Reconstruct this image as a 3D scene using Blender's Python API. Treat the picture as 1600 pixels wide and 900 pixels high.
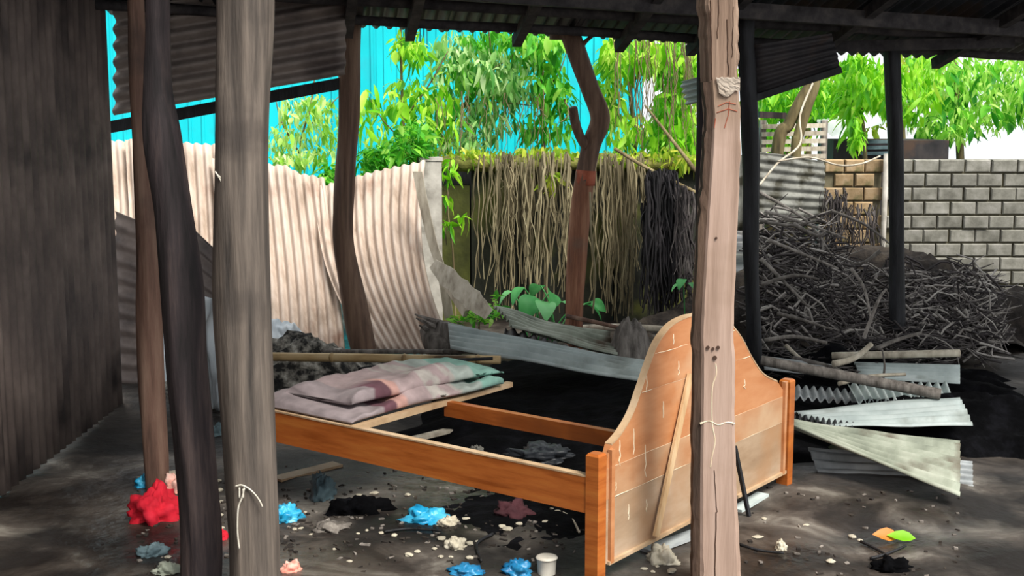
import bpy, math, random
from mathutils import Vector, Matrix, noise

# ------------------------------------------------------------------ camera, light, exposure
scene = bpy.context.scene
for o in list(bpy.data.objects):
    bpy.data.objects.remove(o)
C = scene.collection
FPX, EYE, HORIZON = 2000.0, 1.55, 165.0
TH = math.atan((450 - HORIZON) / FPX)
FWD = Vector((0, math.cos(TH), -math.sin(TH)))
UPV = Vector((0, math.sin(TH), math.cos(TH)))
CAM = Vector((0, 0, EYE))
cd = bpy.data.cameras.new('camera')
cam = bpy.data.objects.new('camera', cd)
C.objects.link(cam)
cam.location = CAM
cam.rotation_euler = (math.pi / 2 - TH, 0, 0)
cd.sensor_width = 36.0
cd.lens = FPX * 36.0 / 1600.0
cd.clip_start = 0.05
cd.clip_end = 200
scene.camera = cam

world = bpy.data.worlds.new('overcast_sky')
scene.world = world
world.use_nodes = True
bg = world.node_tree.nodes['Background']
bg.inputs[0].default_value = (0.93, 0.97, 1.0, 1)
bg.inputs[1].default_value = 1.0

sd = bpy.data.lights.new('sun', 'SUN')
sun = bpy.data.objects.new('sun', sd)
C.objects.link(sun)
sd.energy = 4.6
sd.angle = math.radians(24)
sd.color = (1.0, 0.96, 0.88)
sun_dir = Vector((0.50, -0.62, 1.05)).normalized()      # towards the sun
sun.rotation_euler = sun_dir.to_track_quat('Z', 'Y').to_euler()
sun.location = (4, -6, 9)

vs = scene.view_settings
vs.view_transform = 'Standard'
vs.look = 'None'
vs.gamma = 1.0
vs.use_curve_mapping = False
vs.exposure = 0.35

# ------------------------------------------------------------------ helpers
RND = random.Random(7)


def ray(px, py):
    return Vector(((px - 800) / FPX, 0, 0)) + UPV * ((450 - py) / FPX) + FWD


def P(px, py, Y):
    d = ray(px, py)
    return CAM + d * (Y / d.y)


def G(px, py, z=0.0):
    d = ray(px, py)
    return CAM + d * ((z - EYE) / d.z)


def PZ(px, z, Y):
    dep = Y * math.cos(TH) + (EYE - z) * math.sin(TH)
    return Vector(((px - 800) / FPX * dep, Y, z))


def nz(x, y=0.0, z=0.0):
    return noise.noise(Vector((x, y, z)))


def lerp(a, b, t):
    return a + (b - a) * t


def smooth_path(pts, n):
    """Catmull-Rom through the points (Vectors or numbers), n samples per span."""
    out = []
    k = len(pts)
    for i in range(k - 1):
        p0, p1, p2, p3 = pts[max(i - 1, 0)], pts[i], pts[i + 1], pts[min(i + 2, k - 1)]
        for j in range(n):
            t = j / n
            out.append(0.5 * ((2 * p1) + (p2 - p0) * t + (2 * p0 - 5 * p1 + 4 * p2 - p3) * t * t
                              + (3 * p1 - p0 - 3 * p2 + p3) * t ** 3))
    out.append(pts[-1])
    return out


class MB:
    def __init__(self):
        self.v, self.f, self.c = [], [], []

    def tube(self, pts, rad, n=6, rough=0.0, seed=0.0, cap=True, ridge=0.0):
        base = len(self.v)
        m = len(pts)
        if not hasattr(rad, '__len__'):
            rad = [rad] * m
        t0 = (pts[1] - pts[0]).normalized()
        a = t0.cross(Vector((0.13, 0.21, 1)) if abs(t0.z) < 0.8 else Vector((1, 0.1, 0))).normalized()
        for i in range(m):
            t = (pts[min(i + 1, m - 1)] - pts[max(i - 1, 0)]).normalized()
            a = (a - t * a.dot(t)).normalized()
            b = t.cross(a)
            for j in range(n):
                an = 2 * math.pi * j / n
                r = rad[i]
                if rough:
                    r *= 1 + rough * nz(math.cos(an) * 1.3 + seed, math.sin(an) * 1.3, pts[i].z * 2.2 + pts[i].x + seed)
                if ridge:
                    r *= 1 + ridge * nz(math.cos(an) * 3.4 + seed, math.sin(an) * 3.4, pts[i].z * 0.7 + seed)
                self.v.append(pts[i] + a * (r * math.cos(an)) + b * (r * math.sin(an)))
        for i in range(m - 1):
            for j in range(n):
                k = (j + 1) % n
                self.f.append((base + i * n + j, base + i * n + k, base + (i + 1) * n + k, base + (i + 1) * n + j))
        if cap:
            self.f.append(tuple(base + j for j in reversed(range(n))))
            self.f.append(tuple(base + (m - 1) * n + j for j in range(n)))
        return self

    def box(self, c, ax, ay, az):
        """c centre; ax, ay, az half-extent vectors."""
        b = len(self.v)
        for sz in (-1, 1):
            for sx, sy in ((-1, -1), (1, -1), (1, 1), (-1, 1)):
                self.v.append(c + ax * sx + ay * sy + az * sz)
        for q in ((3, 2, 1, 0), (4, 5, 6, 7), (0, 1, 5, 4), (1, 2, 6, 5), (2, 3, 7, 6), (3, 0, 4, 7)):
            self.f.append(tuple(b + i for i in q))
        return self

    def beam(self, p, q, w, h, up=Vector((0, 0, 1))):
        t = (q - p)
        s = t.cross(up).normalized()
        u = s.cross(t).normalized()
        return self.box((p + q) / 2, t / 2, s * (w / 2), u * (h / 2))

    def loft(self, sections, closed=True, cap=True):
        b = len(self.v)
        n = len(sections[0])
        for s in sections:
            self.v.extend(s)
        for i in range(len(sections) - 1):
            for j in range(n if closed else n - 1):
                k = (j + 1) % n
                self.f.append((b + i * n + j, b + i * n + k, b + (i + 1) * n + k, b + (i + 1) * n + j))
        if cap and closed:
            self.f.append(tuple(b + j for j in reversed(range(n))))
            self.f.append(tuple(b + (len(sections) - 1) * n + j for j in range(n)))
        return self

    def grid(self, fn, nu, nv):
        b = len(self.v)
        for i in range(nv + 1):
            for j in range(nu + 1):
                self.v.append(fn(j / nu, i / nv))
        for i in range(nv):
            for j in range(nu):
                a = b + i * (nu + 1) + j
                self.f.append((a, a + 1, a + nu + 2, a + nu + 1))
        return self

    def prism(self, front, back):
        n = len(front)
        b = len(self.v)
        self.v.extend(front)
        self.v.extend(back)
        self.f.append(tuple(b + i for i in range(n)))
        self.f.append(tuple(b + n + i for i in reversed(range(n))))
        for i in range(n):
            j = (i + 1) % n
            self.f.append((b + j, b + i, b + n + i, b + n + j))
        return self

    def mesh(self, name, mat, origin=Vector((0, 0, 0)), smooth=False):
        me = bpy.data.meshes.new(name)
        me.from_pydata([tuple(p - origin) for p in self.v], [], self.f)
        if self.c:
            at = me.color_attributes.new('Col', 'FLOAT_COLOR', 'POINT')
            for i, c in enumerate(self.c):
                at.data[i].color = (*c, 1)
        me.materials.append(mat)
        if smooth:
            me.polygons.foreach_set('use_smooth', [True] * len(me.polygons))
        me.update()
        return me

    def build(self, name, mat, parent=None, origin=None, smooth=False, solid=0.0):
        if parent is not None:
            origin = parent.matrix_world.translation if origin is None else origin
            org = Vector(parent['_o']) if '_o' in parent else Vector((0, 0, 0))
        else:
            org = Vector((0, 0, 0))
            if origin is None:
                xs = [p.x for p in self.v]; ys = [p.y for p in self.v]; zs = [p.z for p in self.v]
                origin = Vector(((min(xs) + max(xs)) / 2, (min(ys) + max(ys)) / 2, min(zs)))
        if parent is not None:
            origin = org
        ob = bpy.data.objects.new(name, self.mesh(name, mat, origin, smooth))
        C.objects.link(ob)
        if parent is not None:
            ob.parent = parent
        else:
            ob.location = origin
        ob['_o'] = tuple(origin)
        if solid:
            m = ob.modifiers.new('sheet_thickness', 'SOLIDIFY')
            m.thickness = solid
            m.offset = 0
        return ob


def tag(o, label=None, cat=None, group=None, kind=None):
    if label: o['label'] = label
    if cat: o['category'] = cat
    if group: o['group'] = group
    if kind: o['kind'] = kind
    return o


def thing(name, loc, label=None, cat=None, group=None, kind=None):
    e = bpy.data.objects.new(name, None)
    e.empty_display_size = 0.1
    C.objects.link(e)
    e.location = loc
    e['_o'] = tuple(loc)
    return tag(e, label, cat, group, kind)


# ------------------------------------------------------------------ materials
def lin(c):
    if isinstance(c, str):
        c = tuple(int(c[i:i + 2], 16) / 255 for i in (0, 2, 4))
    return tuple((x / 12.92 if x <= 0.04045 else ((x + 0.055) / 1.055) ** 2.4) for x in c) + (1,)


def material(name, cols, scale=(4, 4, 4), rough=0.75, bump=0.2, detail=6, spots=None, spot_scale=9,
             spot_pos=(0.55, 0.68), var=0.0, rough2=None, spec=0.35, bscale=None, distort=0.0):
    """Noise-driven principled material. cols: list of hex colours along the noise ramp; spots: hex of a second patchy layer."""
    m = bpy.data.materials.new(name)
    m.use_nodes = True
    nt = m.node_tree
    N, L = nt.nodes, nt.links
    b = N['Principled BSDF']
    b.inputs['Specular IOR Level'].default_value = spec
    tc = N.new('ShaderNodeTexCoord')
    mp = N.new('ShaderNodeMapping')
    mp.inputs['Scale'].default_value = scale
    L.new(tc.outputs['Object'], mp.inputs['Vector'])
    oi = N.new('ShaderNodeObjectInfo')
    ml = N.new('ShaderNodeMath'); ml.operation = 'MULTIPLY'; ml.inputs[1].default_value = 37.0
    L.new(oi.outputs['Random'], ml.inputs[0])
    va = N.new('ShaderNodeVectorMath'); va.operation = 'ADD'
    L.new(mp.outputs[0], va.inputs[0]); L.new(ml.outputs[0], va.inputs[1])
    n1 = N.new('ShaderNodeTexNoise')
    n1.inputs['Scale'].default_value = 1.0
    n1.inputs['Detail'].default_value = detail
    n1.inputs['Roughness'].default_value = 0.62
    n1.inputs['Distortion'].default_value = distort
    L.new(va.outputs[0], n1.inputs['Vector'])
    rp = N.new('ShaderNodeValToRGB')
    el = rp.color_ramp.elements
    k = len(cols)
    for i, c in enumerate(cols):
        pos = 0.30 + 0.40 * i / max(k - 1, 1)
        if i < 2:
            el[i].position = pos; el[i].color = lin(c)
        else:
            e = el.new(pos); e.color = lin(c)
    if k == 1:
        el[1].color = lin(cols[0])
    L.new(n1.outputs['Fac'], rp.inputs['Fac'])
    col = rp.outputs['Color']
    if spots:
        n2 = N.new('ShaderNodeTexNoise')
        n2.inputs['Scale'].default_value = spot_scale
        n2.inputs['Detail'].default_value = 5
        L.new(tc.outputs['Object'], n2.inputs['Vector'])
        r2 = N.new('ShaderNodeValToRGB')
        r2.color_ramp.elements[0].position = spot_pos[0]
        r2.color_ramp.elements[1].position = spot_pos[1]
        r2.color_ramp.elements[0].color = (0, 0, 0, 1)
        r2.color_ramp.elements[1].color = (1, 1, 1, 1)
        L.new(n2.outputs['Fac'], r2.inputs['Fac'])
        mx = N.new('ShaderNodeMix'); mx.data_type = 'RGBA'
        L.new(r2.outputs['Color'], mx.inputs[0])
        L.new(col, mx.inputs[6])
        mx.inputs[7].default_value = lin(spots)
        col = mx.outputs[2]
    if var:
        hs = N.new('ShaderNodeHueSaturation')
        mr = N.new('ShaderNodeMapRange')
        mr.inputs[3].default_value = 1 - var; mr.inputs[4].default_value = 1 + var
        L.new(oi.outputs['Random'], mr.inputs[0])
        L.new(mr.outputs[0], hs.inputs['Value'])
        L.new(col, hs.inputs['Color'])
        col = hs.outputs[0]
    L.new(col, b.inputs['Base Color'])
    if rough2 is not None:
        mr2 = N.new('ShaderNodeMapRange')
        mr2.inputs[1].default_value = 0.4; mr2.inputs[2].default_value = 0.6
        mr2.inputs[3].default_value = rough; mr2.inputs[4].default_value = rough2
        n3 = N.new('ShaderNodeTexNoise'); n3.inputs['Scale'].default_value = 1.1; n3.inputs['Detail'].default_value = 4
        L.new(tc.outputs['Object'], n3.inputs['Vector'])
        L.new(n3.outputs['Fac'], mr2.inputs[0]); L.new(mr2.outputs[0], b.inputs['Roughness'])
    else:
        b.inputs['Roughness'].default_value = rough
    if bump:
        bp = N.new('ShaderNodeBump')
        bp.inputs['Strength'].default_value = bump
        bp.inputs['Distance'].default_value = 0.02
        if bscale:
            n4 = N.new('ShaderNodeTexNoise'); n4.inputs['Scale'].default_value = bscale; n4.inputs['Detail'].default_value = 6
            L.new(tc.outputs['Object'], n4.inputs['Vector']); L.new(n4.outputs['Fac'], bp.inputs['Height'])
        else:
            L.new(n1.outputs['Fac'], bp.inputs['Height'])
        L.new(bp.outputs[0], b.inputs['Normal'])
    return m


def leaf_material(name, cols, trans=0.45):
    m = bpy.data.materials.new(name)
    m.use_nodes = True
    nt = m.node_tree
    N, L = nt.nodes, nt.links
    b = N['Principled BSDF']
    b.inputs['Roughness'].default_value = 0.5
    b.inputs['Specular IOR Level'].default_value = 0.4
    oi = N.new('ShaderNodeObjectInfo')
    tc = N.new('ShaderNodeTexCoord')
    n1 = N.new('ShaderNodeTexNoise'); n1.inputs['Scale'].default_value = 7
    L.new(tc.outputs['Object'], n1.inputs['Vector'])
    ad = N.new('ShaderNodeMath'); ad.operation = 'ADD'
    sb = N.new('ShaderNodeMath'); sb.operation = 'MULTIPLY_ADD'; sb.inputs[1].default_value = 1.6; sb.inputs[2].default_value = -0.8
    L.new(n1.outputs['Fac'], sb.inputs[0])
    L.new(oi.outputs['Random'], ad.inputs[0]); L.new(sb.outputs[0], ad.inputs[1])
    rp = N.new('ShaderNodeValToRGB')
    el = rp.color_ramp.elements
    for i, c in enumerate(cols):
        pos = i / max(len(cols) - 1, 1)
        if i < 2:
            el[i].position = pos; el[i].color = lin(c)
        else:
            e = el.new(pos); e.color = lin(c)
    L.new(ad.outputs[0], rp.inputs['Fac'])
    L.new(rp.outputs['Color'], b.inputs['Base Color'])
    tr = N.new('ShaderNodeBsdfTranslucent')
    L.new(rp.outputs['Color'], tr.inputs['Color'])
    mx = N.new('ShaderNodeMixShader'); mx.inputs[0].default_value = trans
    L.new(b.outputs[0], mx.inputs[1]); L.new(tr.outputs[0], mx.inputs[2])
    L.new(mx.outputs[0], N['Material Output'].inputs['Surface'])
    return m


def attr_material(name, rough=0.9):
    m = bpy.data.materials.new(name)
    m.use_nodes = True
    nt = m.node_tree
    N, L = nt.nodes, nt.links
    b = N['Principled BSDF']
    a = N.new('ShaderNodeAttribute'); a.attribute_name = 'Col'
    tc = N.new('ShaderNodeTexCoord')
    n = N.new('ShaderNodeTexNoise'); n.inputs['Scale'].default_value = 14; n.inputs['Detail'].default_value = 6
    L.new(tc.outputs['Object'], n.inputs['Vector'])
    mr = N.new('ShaderNodeMapRange'); mr.inputs[1].default_value = 0.3; mr.inputs[2].default_value = 0.7
    mr.inputs[3].default_value = 0.7; mr.inputs[4].default_value = 1.2
    L.new(n.outputs['Fac'], mr.inputs[0])
    hs = N.new('ShaderNodeHueSaturation')
    L.new(mr.outputs[0], hs.inputs['Value']); L.new(a.outputs['Color'], hs.inputs['Color'])
    L.new(hs.outputs[0], b.inputs['Base Color'])
    b.inputs['Roughness'].default_value = rough
    bp = N.new('ShaderNodeBump'); bp.inputs['Strength'].default_value = 0.3; bp.inputs['Distance'].default_value = 0.01
    L.new(n.outputs['Fac'], bp.inputs['Height']); L.new(bp.outputs[0], b.inputs['Normal'])
    return m


M = {}
M['post_grey'] = material('weathered_grey_wood', ['332e2b', '5c534c', '7d7167'], (26, 26, 1.6), 0.8, 0.5, spots='3a3431', spot_scale=2.4)
M['post_dark'] = material('soot_dark_wood', ['141213', '332b2d', '594b48'], (20, 20, 1.8), 0.75, 0.5, spots='151315', spot_scale=2.2)
M['post_brown'] = material('brown_bark_wood', ['4a372f', '75594c', '8d7262'], (22, 22, 2.0), 0.8, 0.5, spots='35302f', spot_scale=2.0)
M['post_mid'] = material('dry_brown_wood', ['4b3a30', '6d5547', '8a6f5c'], (24, 24, 2.0), 0.8, 0.4)
M['trunk_red'] = material('reddish_trunk_bark', ['5d3c30', '8f6049', 'b08468'], (24, 24, 2.2), 0.8, 0.5, spots='6f6257', spot_scale=3.0)
M['charred'] = material('charred_wood', ['0a0a0b', '17171a', '2b2c31'], (16, 16, 3), 0.6, 0.6)
M['plank'] = material('pinkish_sawn_timber', ['876f60', 'a98f80', 'bca294'], (16, 16, 1.0), 0.7, 0.3, spots='8a7360', spot_scale=2.2, spot_pos=(0.5, 0.66))
M['plank_raw'] = material('split_brown_timber', ['5a4538', '8d7564', 'a8907d'], (30, 30, 1.3), 0.8, 0.7)
M['side_shade'] = material('painted_side_shade', ['33271f', '524035', '6a5546'], (24, 24, 3), 0.85, 0.5)  # shade tone for the timber post's left face
M['bed'] = material('varnished_orange_wood', ['8f4716', 'b2622a', 'bf7434'], (3, 3, 26), 0.32, 0.08, spots='8a4a20', spot_scale=2.5, spec=0.5)
M['bed_panel'] = material('scuffed_headboard_veneer', ['a9683c', 'bb7d51', 'c68d63'], (3.2, 3.2, 13), 0.36, 0.05, spots='c9a380', spot_scale=2.6, spot_pos=(0.56, 0.72), spec=0.5)
M['bed_mid'] = material('half_worn_veneer', ['a06c47', 'b3805a', 'bf9470'], (3.2, 3.2, 11), 0.38, 0.05, spots='bd9c7c', spot_scale=3.4, spot_pos=(0.45, 0.65), spec=0.5)
M['bed_low'] = material('water_worn_veneer', ['93785e', 'a88e74', 'b79f88'], (3.2, 3.2, 11), 0.4, 0.05, spots='a57c58', spot_scale=3.0, spot_pos=(0.5, 0.7), spec=0.5)
M['bed_edge'] = material('pale_worn_wood_edge', ['a08263', 'ba9d7c', 'c9b093'], (8, 8, 8), 0.5, 0.1)
M['raw_stick'] = material('pale_peeled_stick', ['a3815c', 'c9a67c', 'dcc09a'], (20, 20, 3), 0.7, 0.2, spots='4a3a2c', spot_scale=5, spot_pos=(0.6, 0.72))
M['stick_grey'] = material('grey_dead_stick', ['4a453f', '77706a', '9a938b'], (30, 30, 5), 0.85, 0.3, var=0.3)
M['stick_pale'] = material('bleached_stick', ['8f8373', 'bdb29f', 'd8cfbe'], (20, 20, 5), 0.8, 0.2, var=0.15)
M['bamboo'] = material('tan_bamboo', ['9b7d51', 'c7a878', 'dac196'], (3, 14, 14), 0.55, 0.1, spots='5e4830', spot_scale=3.0)
M['sheet_pink'] = material('faded_pink_corrugated_iron', ['9a8777', 'bfac9d', 'd2c2b5'], (9, 9, 2.2), 0.7, 0.12, spots='8a6450', spot_scale=3.4, spot_pos=(0.60, 0.78))
M['sheet_grey'] = material('grey_weathered_iron', ['6f7272', '94989a', 'b3b8b8'], (5, 5, 3), 0.55, 0.15, spots='6b6156', spot_scale=3.0, spot_pos=(0.58, 0.75))
M['sheet_pale'] = material('pale_blue_grey_iron', ['9aa5a4', 'b4bfbd', 'c8d0ce'], (5, 5, 3), 0.55, 0.1, spots='7a7f78', spot_scale=4.0, spot_pos=(0.6, 0.75))
M['sheet_moss'] = material('mossy_grey_iron', ['6f7568', '93998a', 'afb3a5'], (6, 6, 3), 0.65, 0.15, spots='5a4f42', spot_scale=5.0, spot_pos=(0.58, 0.72))
M['sheet_grime'] = material('grimy_fence_iron', ['4c4c47', '70706a', '8c8c85'], (7, 7, 7), 0.7, 0.15, spots='3d3b30', spot_scale=7.0, spot_pos=(0.5, 0.62))
M['sheet_dark'] = material('dark_rusted_iron', ['1e1d20', '332f31', '463f3d'], (6, 6, 3), 0.65, 0.2, spots='4d3b31', spot_scale=4)
M['sheet_brown'] = material('brown_smoked_iron', ['4d4442', '6d605a', '877870'], (5, 5, 3), 0.65, 0.2, spots='3c3534', spot_scale=2.6)
M['sheet_smoke'] = material('grey_brown_cladding_iron', ['655b58', '8b7f78', 'a4978e'], (5, 5, 3), 0.6, 0.2, spots='57504e', spot_scale=2.6)
M['roof_iron'] = material('smoked_roof_iron', ['23252b', '383a41', '4b4a4d'], (5, 5, 2), 0.6, 0.15, spots='4a3a31', spot_scale=2.5)
M['rafter'] = material('grimy_rafter_wood', ['242122', '3d393a', '554f4c'], (12, 12, 12), 0.85, 0.3)
M['cyan'] = material('turquoise_painted_iron', ['05bcc8', '06ccd8', '10d6e0'], (1.4, 1.4, 0.8), 0.55, 0.03, spots='2ab4c4', spot_scale=1.8)
M['teal_dark'] = material('dark_teal_louvre', ['0d5e6a', '177a86'], (4, 4, 4), 0.6, 0.0)
M['concrete'] = material('grey_concrete', ['8d8880', 'aaa59c', 'c0bbb2'], (7, 7, 7), 0.85, 0.25, spots='6f6a60', spot_scale=5)
M['moss_wall'] = material('mossy_damp_wall', ['141511', '262820', '3a3b2e'], (3, 3, 2), 0.9, 0.4, spots='66692c', spot_scale=1.6, spot_pos=(0.50, 0.66), bscale=16)
M['moss_olive'] = material('olive_moss_panel', ['33351c', '55582a', '6d7034'], (3, 3, 2), 0.9, 0.4, spots='2c2b22', spot_scale=2.2, spot_pos=(0.5, 0.66), bscale=16)
M['brick'] = material('tan_clay_brick', ['7c6849', '9a8262', 'ab967a'], (9, 9, 9), 0.9, 0.3, var=0.22, spots='5d5a38', spot_scale=8)
M['block'] = material('grey_concrete_block', ['5f5d55', '7d7b72', '94918a'], (9, 9, 9), 0.9, 0.3, var=0.15)
M['mortar'] = material('dirty_mortar', ['57523f', '746d58'], (12, 12, 12), 0.95, 0.3)
M['mud'] = material('wet_grey_mud', ['14110f', '2c2622', '524b45', '8a857c'], (2.6, 2.6, 2.6), 0.30, 0.6, detail=10, rough2=0.8, spots='1b1715', spot_scale=1.5, spot_pos=(0.47, 0.60), bscale=15, distort=0.7)
M['soot'] = material('black_soot_and_shade', ['040405', '0a0a0c', '16161a'], (9, 9, 9), 1.0, 0.6, spec=0.05, bscale=22)  # soot black; also paints the shadow gap under the long sheet
M['rubble_mix'] = material('black_and_pale_rubbish', ['111012', '2b2926', '8d887e', 'd0cbc0'], (14, 14, 14), 0.9, 0.8, detail=3)
M['soil'] = material('dark_leaf_litter', ['171413', '2f2925', '4a4239'], (10, 10, 10), 0.95, 0.7, bscale=25)
M['root'] = material('tan_dry_roots', ['4d4532', '83785c', 'b0a584'], (9, 9, 2), 0.9, 0.2)
M['root_dark'] = material('blackened_roots', ['0d0c0e', '1f1d20', '3b373a'], (9, 9, 3), 0.8, 0.2)
M['twig_dark'] = material('dark_grey_twigs', ['1f1c1d', '423c3c', '76706c'], (5, 5, 5), 0.9, 0.2)
M['twig_pale'] = material('pale_grey_twigs', ['6b6561', '9a938d', 'c0bab3'], (5, 5, 5), 0.9, 0.2)
M['bark_green'] = material('olive_tree_bark', ['3f3826', '675b3e', '857a56'], (16, 16, 3), 0.9, 0.3)
M['branch'] = material('thin_brown_branch', ['4c4029', '76684a', '968a66'], (16, 16, 3), 0.9, 0.2)
M['moss_top'] = material('dry_yellow_moss', ['3a3d1e', '62632c', '847c42'], (14, 14, 14), 0.95, 0.6, bscale=30)
M['leaf_lime'] = leaf_material('lime_leaves', ['4fa312', '86d21f', 'b2ea3c', 'd8f56c'])
M['leaf_mid'] = leaf_material('fresh_green_leaves', ['2f8a1c', '5cba2a', '98dc48', 'cdf080'])
M['leaf_sage'] = leaf_material('pale_sage_leaves', ['4f9440', '86c060', 'b6de8c', 'e2f2c0'])
M['leaf_yellow'] = leaf_material('yellow_green_leaves', ['86b02a', 'b4cf3d', 'd5dd55', 'e3d75e'])
M['leaf_fresh'] = leaf_material('pale_lime_leaves', ['6fae2e', 'a2d84a', 'cfee86', 'f0f7c8'], 0.5)
M['leaf_broad'] = leaf_material('broad_soft_green_leaves', ['3c9a4b', '63bd6b', '8ad68c'], 0.3)
M['leaf_orange'] = leaf_material('orange_dead_leaf', ['b05a12', 'c8741c', 'd68a2c'], 0.2)
M['quilt'] = attr_material('faded_patchwork_quilt')
M['red'] = material('red_fabric', ['a80f22', 'cf1a30', 'e02b40'], (9, 9, 9), 0.8, 0.2)
M['coral'] = material('coral_fabric', ['d9715f', 'e88a78', 'f0d8cc'], (6, 6, 6), 0.8, 0.2)
M['maroon'] = material('maroon_rag', ['2c171b', '45242a', '5a3238'], (9, 9, 9), 0.85, 0.2)
M['blue'] = material('bright_blue_plastic', ['0f6f9e', '1f97c6', '58bfe0'], (10, 10, 10), 0.35, 0.2)
M['blue_deep'] = material('deep_blue_plastic', ['0d3f66', '17628f', '2f86b3'], (10, 10, 10), 0.35, 0.2)
M['blue_grey'] = material('blue_grey_cloth', ['35464d', '52666d', '6d8086'], (8, 8, 8), 0.8, 0.2)
M['white_plastic'] = material('white_plastic_film', ['b9c3c9', 'd9e0e4', 'eef2f3'], (6, 6, 3), 0.4, 0.15, spots='5a646c', spot_scale=6, spot_pos=(0.58, 0.7))
M['foam'] = material('dirty_white_foam', ['8f8775', 'b7af9c', 'cfc8b8'], (20, 20, 20), 0.9, 0.2, var=0.15)
M['cup'] = material('cream_paper_cup', ['b3aa9c', 'cfc8bb', 'e0dbd0'], (10, 10, 10), 0.6, 0.05)
M['twine'] = material('pale_twine', ['a59e90', 'c6bfb1', 'd8d2c6'], (30, 30, 30), 0.9, 0.1)
M['black_plastic'] = material('dark_grey_plastic', ['15171a', '272a2f', '3a3e44'], (6, 6, 6), 0.4, 0.2)
M['paper'] = material('torn_pale_paper', ['86776a', 'a39587', 'b5a99c'], (12, 12, 12), 0.85, 0.15)
M['red_mark'] = material('brick_red_paint', ['8c4a35', 'a85a42', 'b86c54'], (20, 20, 20), 0.8, 0.05)
M['white_mark'] = material('cream_resin_streak', ['cdb796', 'e0cfb2', 'eadfc9'], (20, 20, 20), 0.6, 0.05)
M['nail'] = material('rusty_nail', ['2a1c14', '4a2f1f'], (20, 20, 20), 0.6, 0.05)
M['white_roof'] = material('white_roof_sheet', ['c9d0d2', 'e2e7e8', 'f2f4f4'], (4, 4, 4), 0.5, 0.05)

# ------------------------------------------------------------------ ground
def ground_z(x, y):
    return 0.035 * nz(x * 0.9, y * 0.9, 1.7) + 0.014 * nz(x * 3.4, y * 3.4, 5.1) + 0.006 * nz(x * 9, y * 9, 2.2)


g = MB()
XS = [-14 + 10 * i / 20 for i in range(20)] + [-4 + 8.5 * i / 170 for i in range(171)] + [4.5 + 10 * i / 20 for i in range(1, 21)]
YS = [-8 + 10 * i / 14 for i in range(14)] + [2.0 + 8 * i / 150 for i in range(151)] + [10 + 22 * i / 14 for i in range(1, 15)]
for y in YS:
    for x in XS:
        g.v.append(Vector((x, y, ground_z(x, y))))
nx = len(XS)
for i in range(len(YS) - 1):
    for j in range(nx - 1):
        a = i * nx + j
        g.f.append((a, a + 1, a + nx + 1, a + nx))
tag(g.build('floor', M['mud'], origin=Vector((0, 0, 0)), smooth=True), 'dark wet muddy earth floor under the shed', kind='structure')


def on_ground(px, py, dz=0.0):
    p = G(px, py, 0)
    return Vector((p.x, p.y, ground_z(p.x, p.y) + dz))


# ------------------------------------------------------------------ corrugated sheets
def sheet(name, a, b, c, d, waves, amp, mat, bulge=None, jag=0.0, jag_top=0.0, seed=0.0, nv=14, wob=0.0, thick=0.004, per=8, along='v', skew=None):
    """Bilinear corrugated sheet a(TL) b(TR) c(BR) d(BL); ridges run top to bottom (or left to right with along='u')."""
    if along == 'u':
        a, b, c, d = b, c, d, a
    nrm = ((b - a).cross(d - a) + (b - c).cross(d - c) * -1)
    nrm = (b - a + c - d).cross(d - a + c - b).normalized()
    m = MB()

    def fn(s, t):
        t2 = t
        if jag:
            t2 = t * (1 - jag * max(0, nz(s * 9 + seed, 3.1)) - jag * 0.4 * max(0, nz(s * 31 + seed, 8.1)))
        if jag_top:
            t2 = t2 + (1 - t2) * jag_top * (0.5 + 0.9 * nz(s * 5 + seed, 1.3))
        p = a.lerp(b, s).lerp(d.lerp(c, s), t2)
        if bulge is not None:
            p = p + bulge * math.sin(math.pi * t2)
        p = p + nrm * (amp * math.sin(2 * math.pi * waves * s))
        if wob:
            p = p + nrm * (wob * nz(s * 2.5 + seed, t * 2.5, seed))
        return p
    m.grid(fn, int(waves * per), nv)
    return m.build(name, mat, smooth=True, solid=thick)


def part_of(o, parent):
    o.parent = parent
    o.location = Vector(o['_o']) - Vector(parent['_o'])
    return o


# ------------------------------------------------------------------ shed roof (structure)
EL, ER = P(565, 40, 7.05), P(1411, 86, 7.9)
EDIR = ER - EL
RUP = Vector((0.16, -1.0, 0.27))                    # from the eave up towards the viewer
roof = thing('roof', EL.copy(), 'smoke-darkened corrugated iron roof of the open shed seen from below', kind='structure')


def eave(t, k=0.0, dz=0.0):
    return EL + EDIR * t + RUP * k + Vector((0, 0, dz))


NS = 12
for i in range(NS):
    t0, t1 = -1.02 + 2.75 * i / NS, -1.02 + 2.75 * (i + 1.06) / NS
    for r, (k0, k1) in enumerate(((0.02 * math.sin(i * 2.3), 2.1), (2.0, 3.7))):
        s = sheet('roof_sheet', eave(t0, k1, 0.012 * (i % 2) + 0.02 * r), eave(t1, k1, 0.012 * (i % 2) + 0.02 * r),
                  eave(t1, k0, 0.012 * (i % 2) + 0.02 * r), eave(t0, k0, 0.012 * (i % 2) + 0.02 * r), 11, 0.014, M['roof_iron'],
                  nv=4, seed=i * 3.1 + r, wob=0.01, per=6)
        part_of(s, roof)
for k, w in ((0.26, 0.05), (0.55, 0.06), (1.3, 0.06), (2.2, 0.06), (3.3, 0.06)):
    m = MB()
    pts = [eave(-1.0 + 2.7 * i / 24, k, -0.055 + 0.012 * nz(i * 0.7, k * 5)) for i in range(25)]
    m.tube(pts, w / 2, 8, rough=0.3, seed=k)
    m.build('purlin', M['rafter'], roof, smooth=True)
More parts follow.
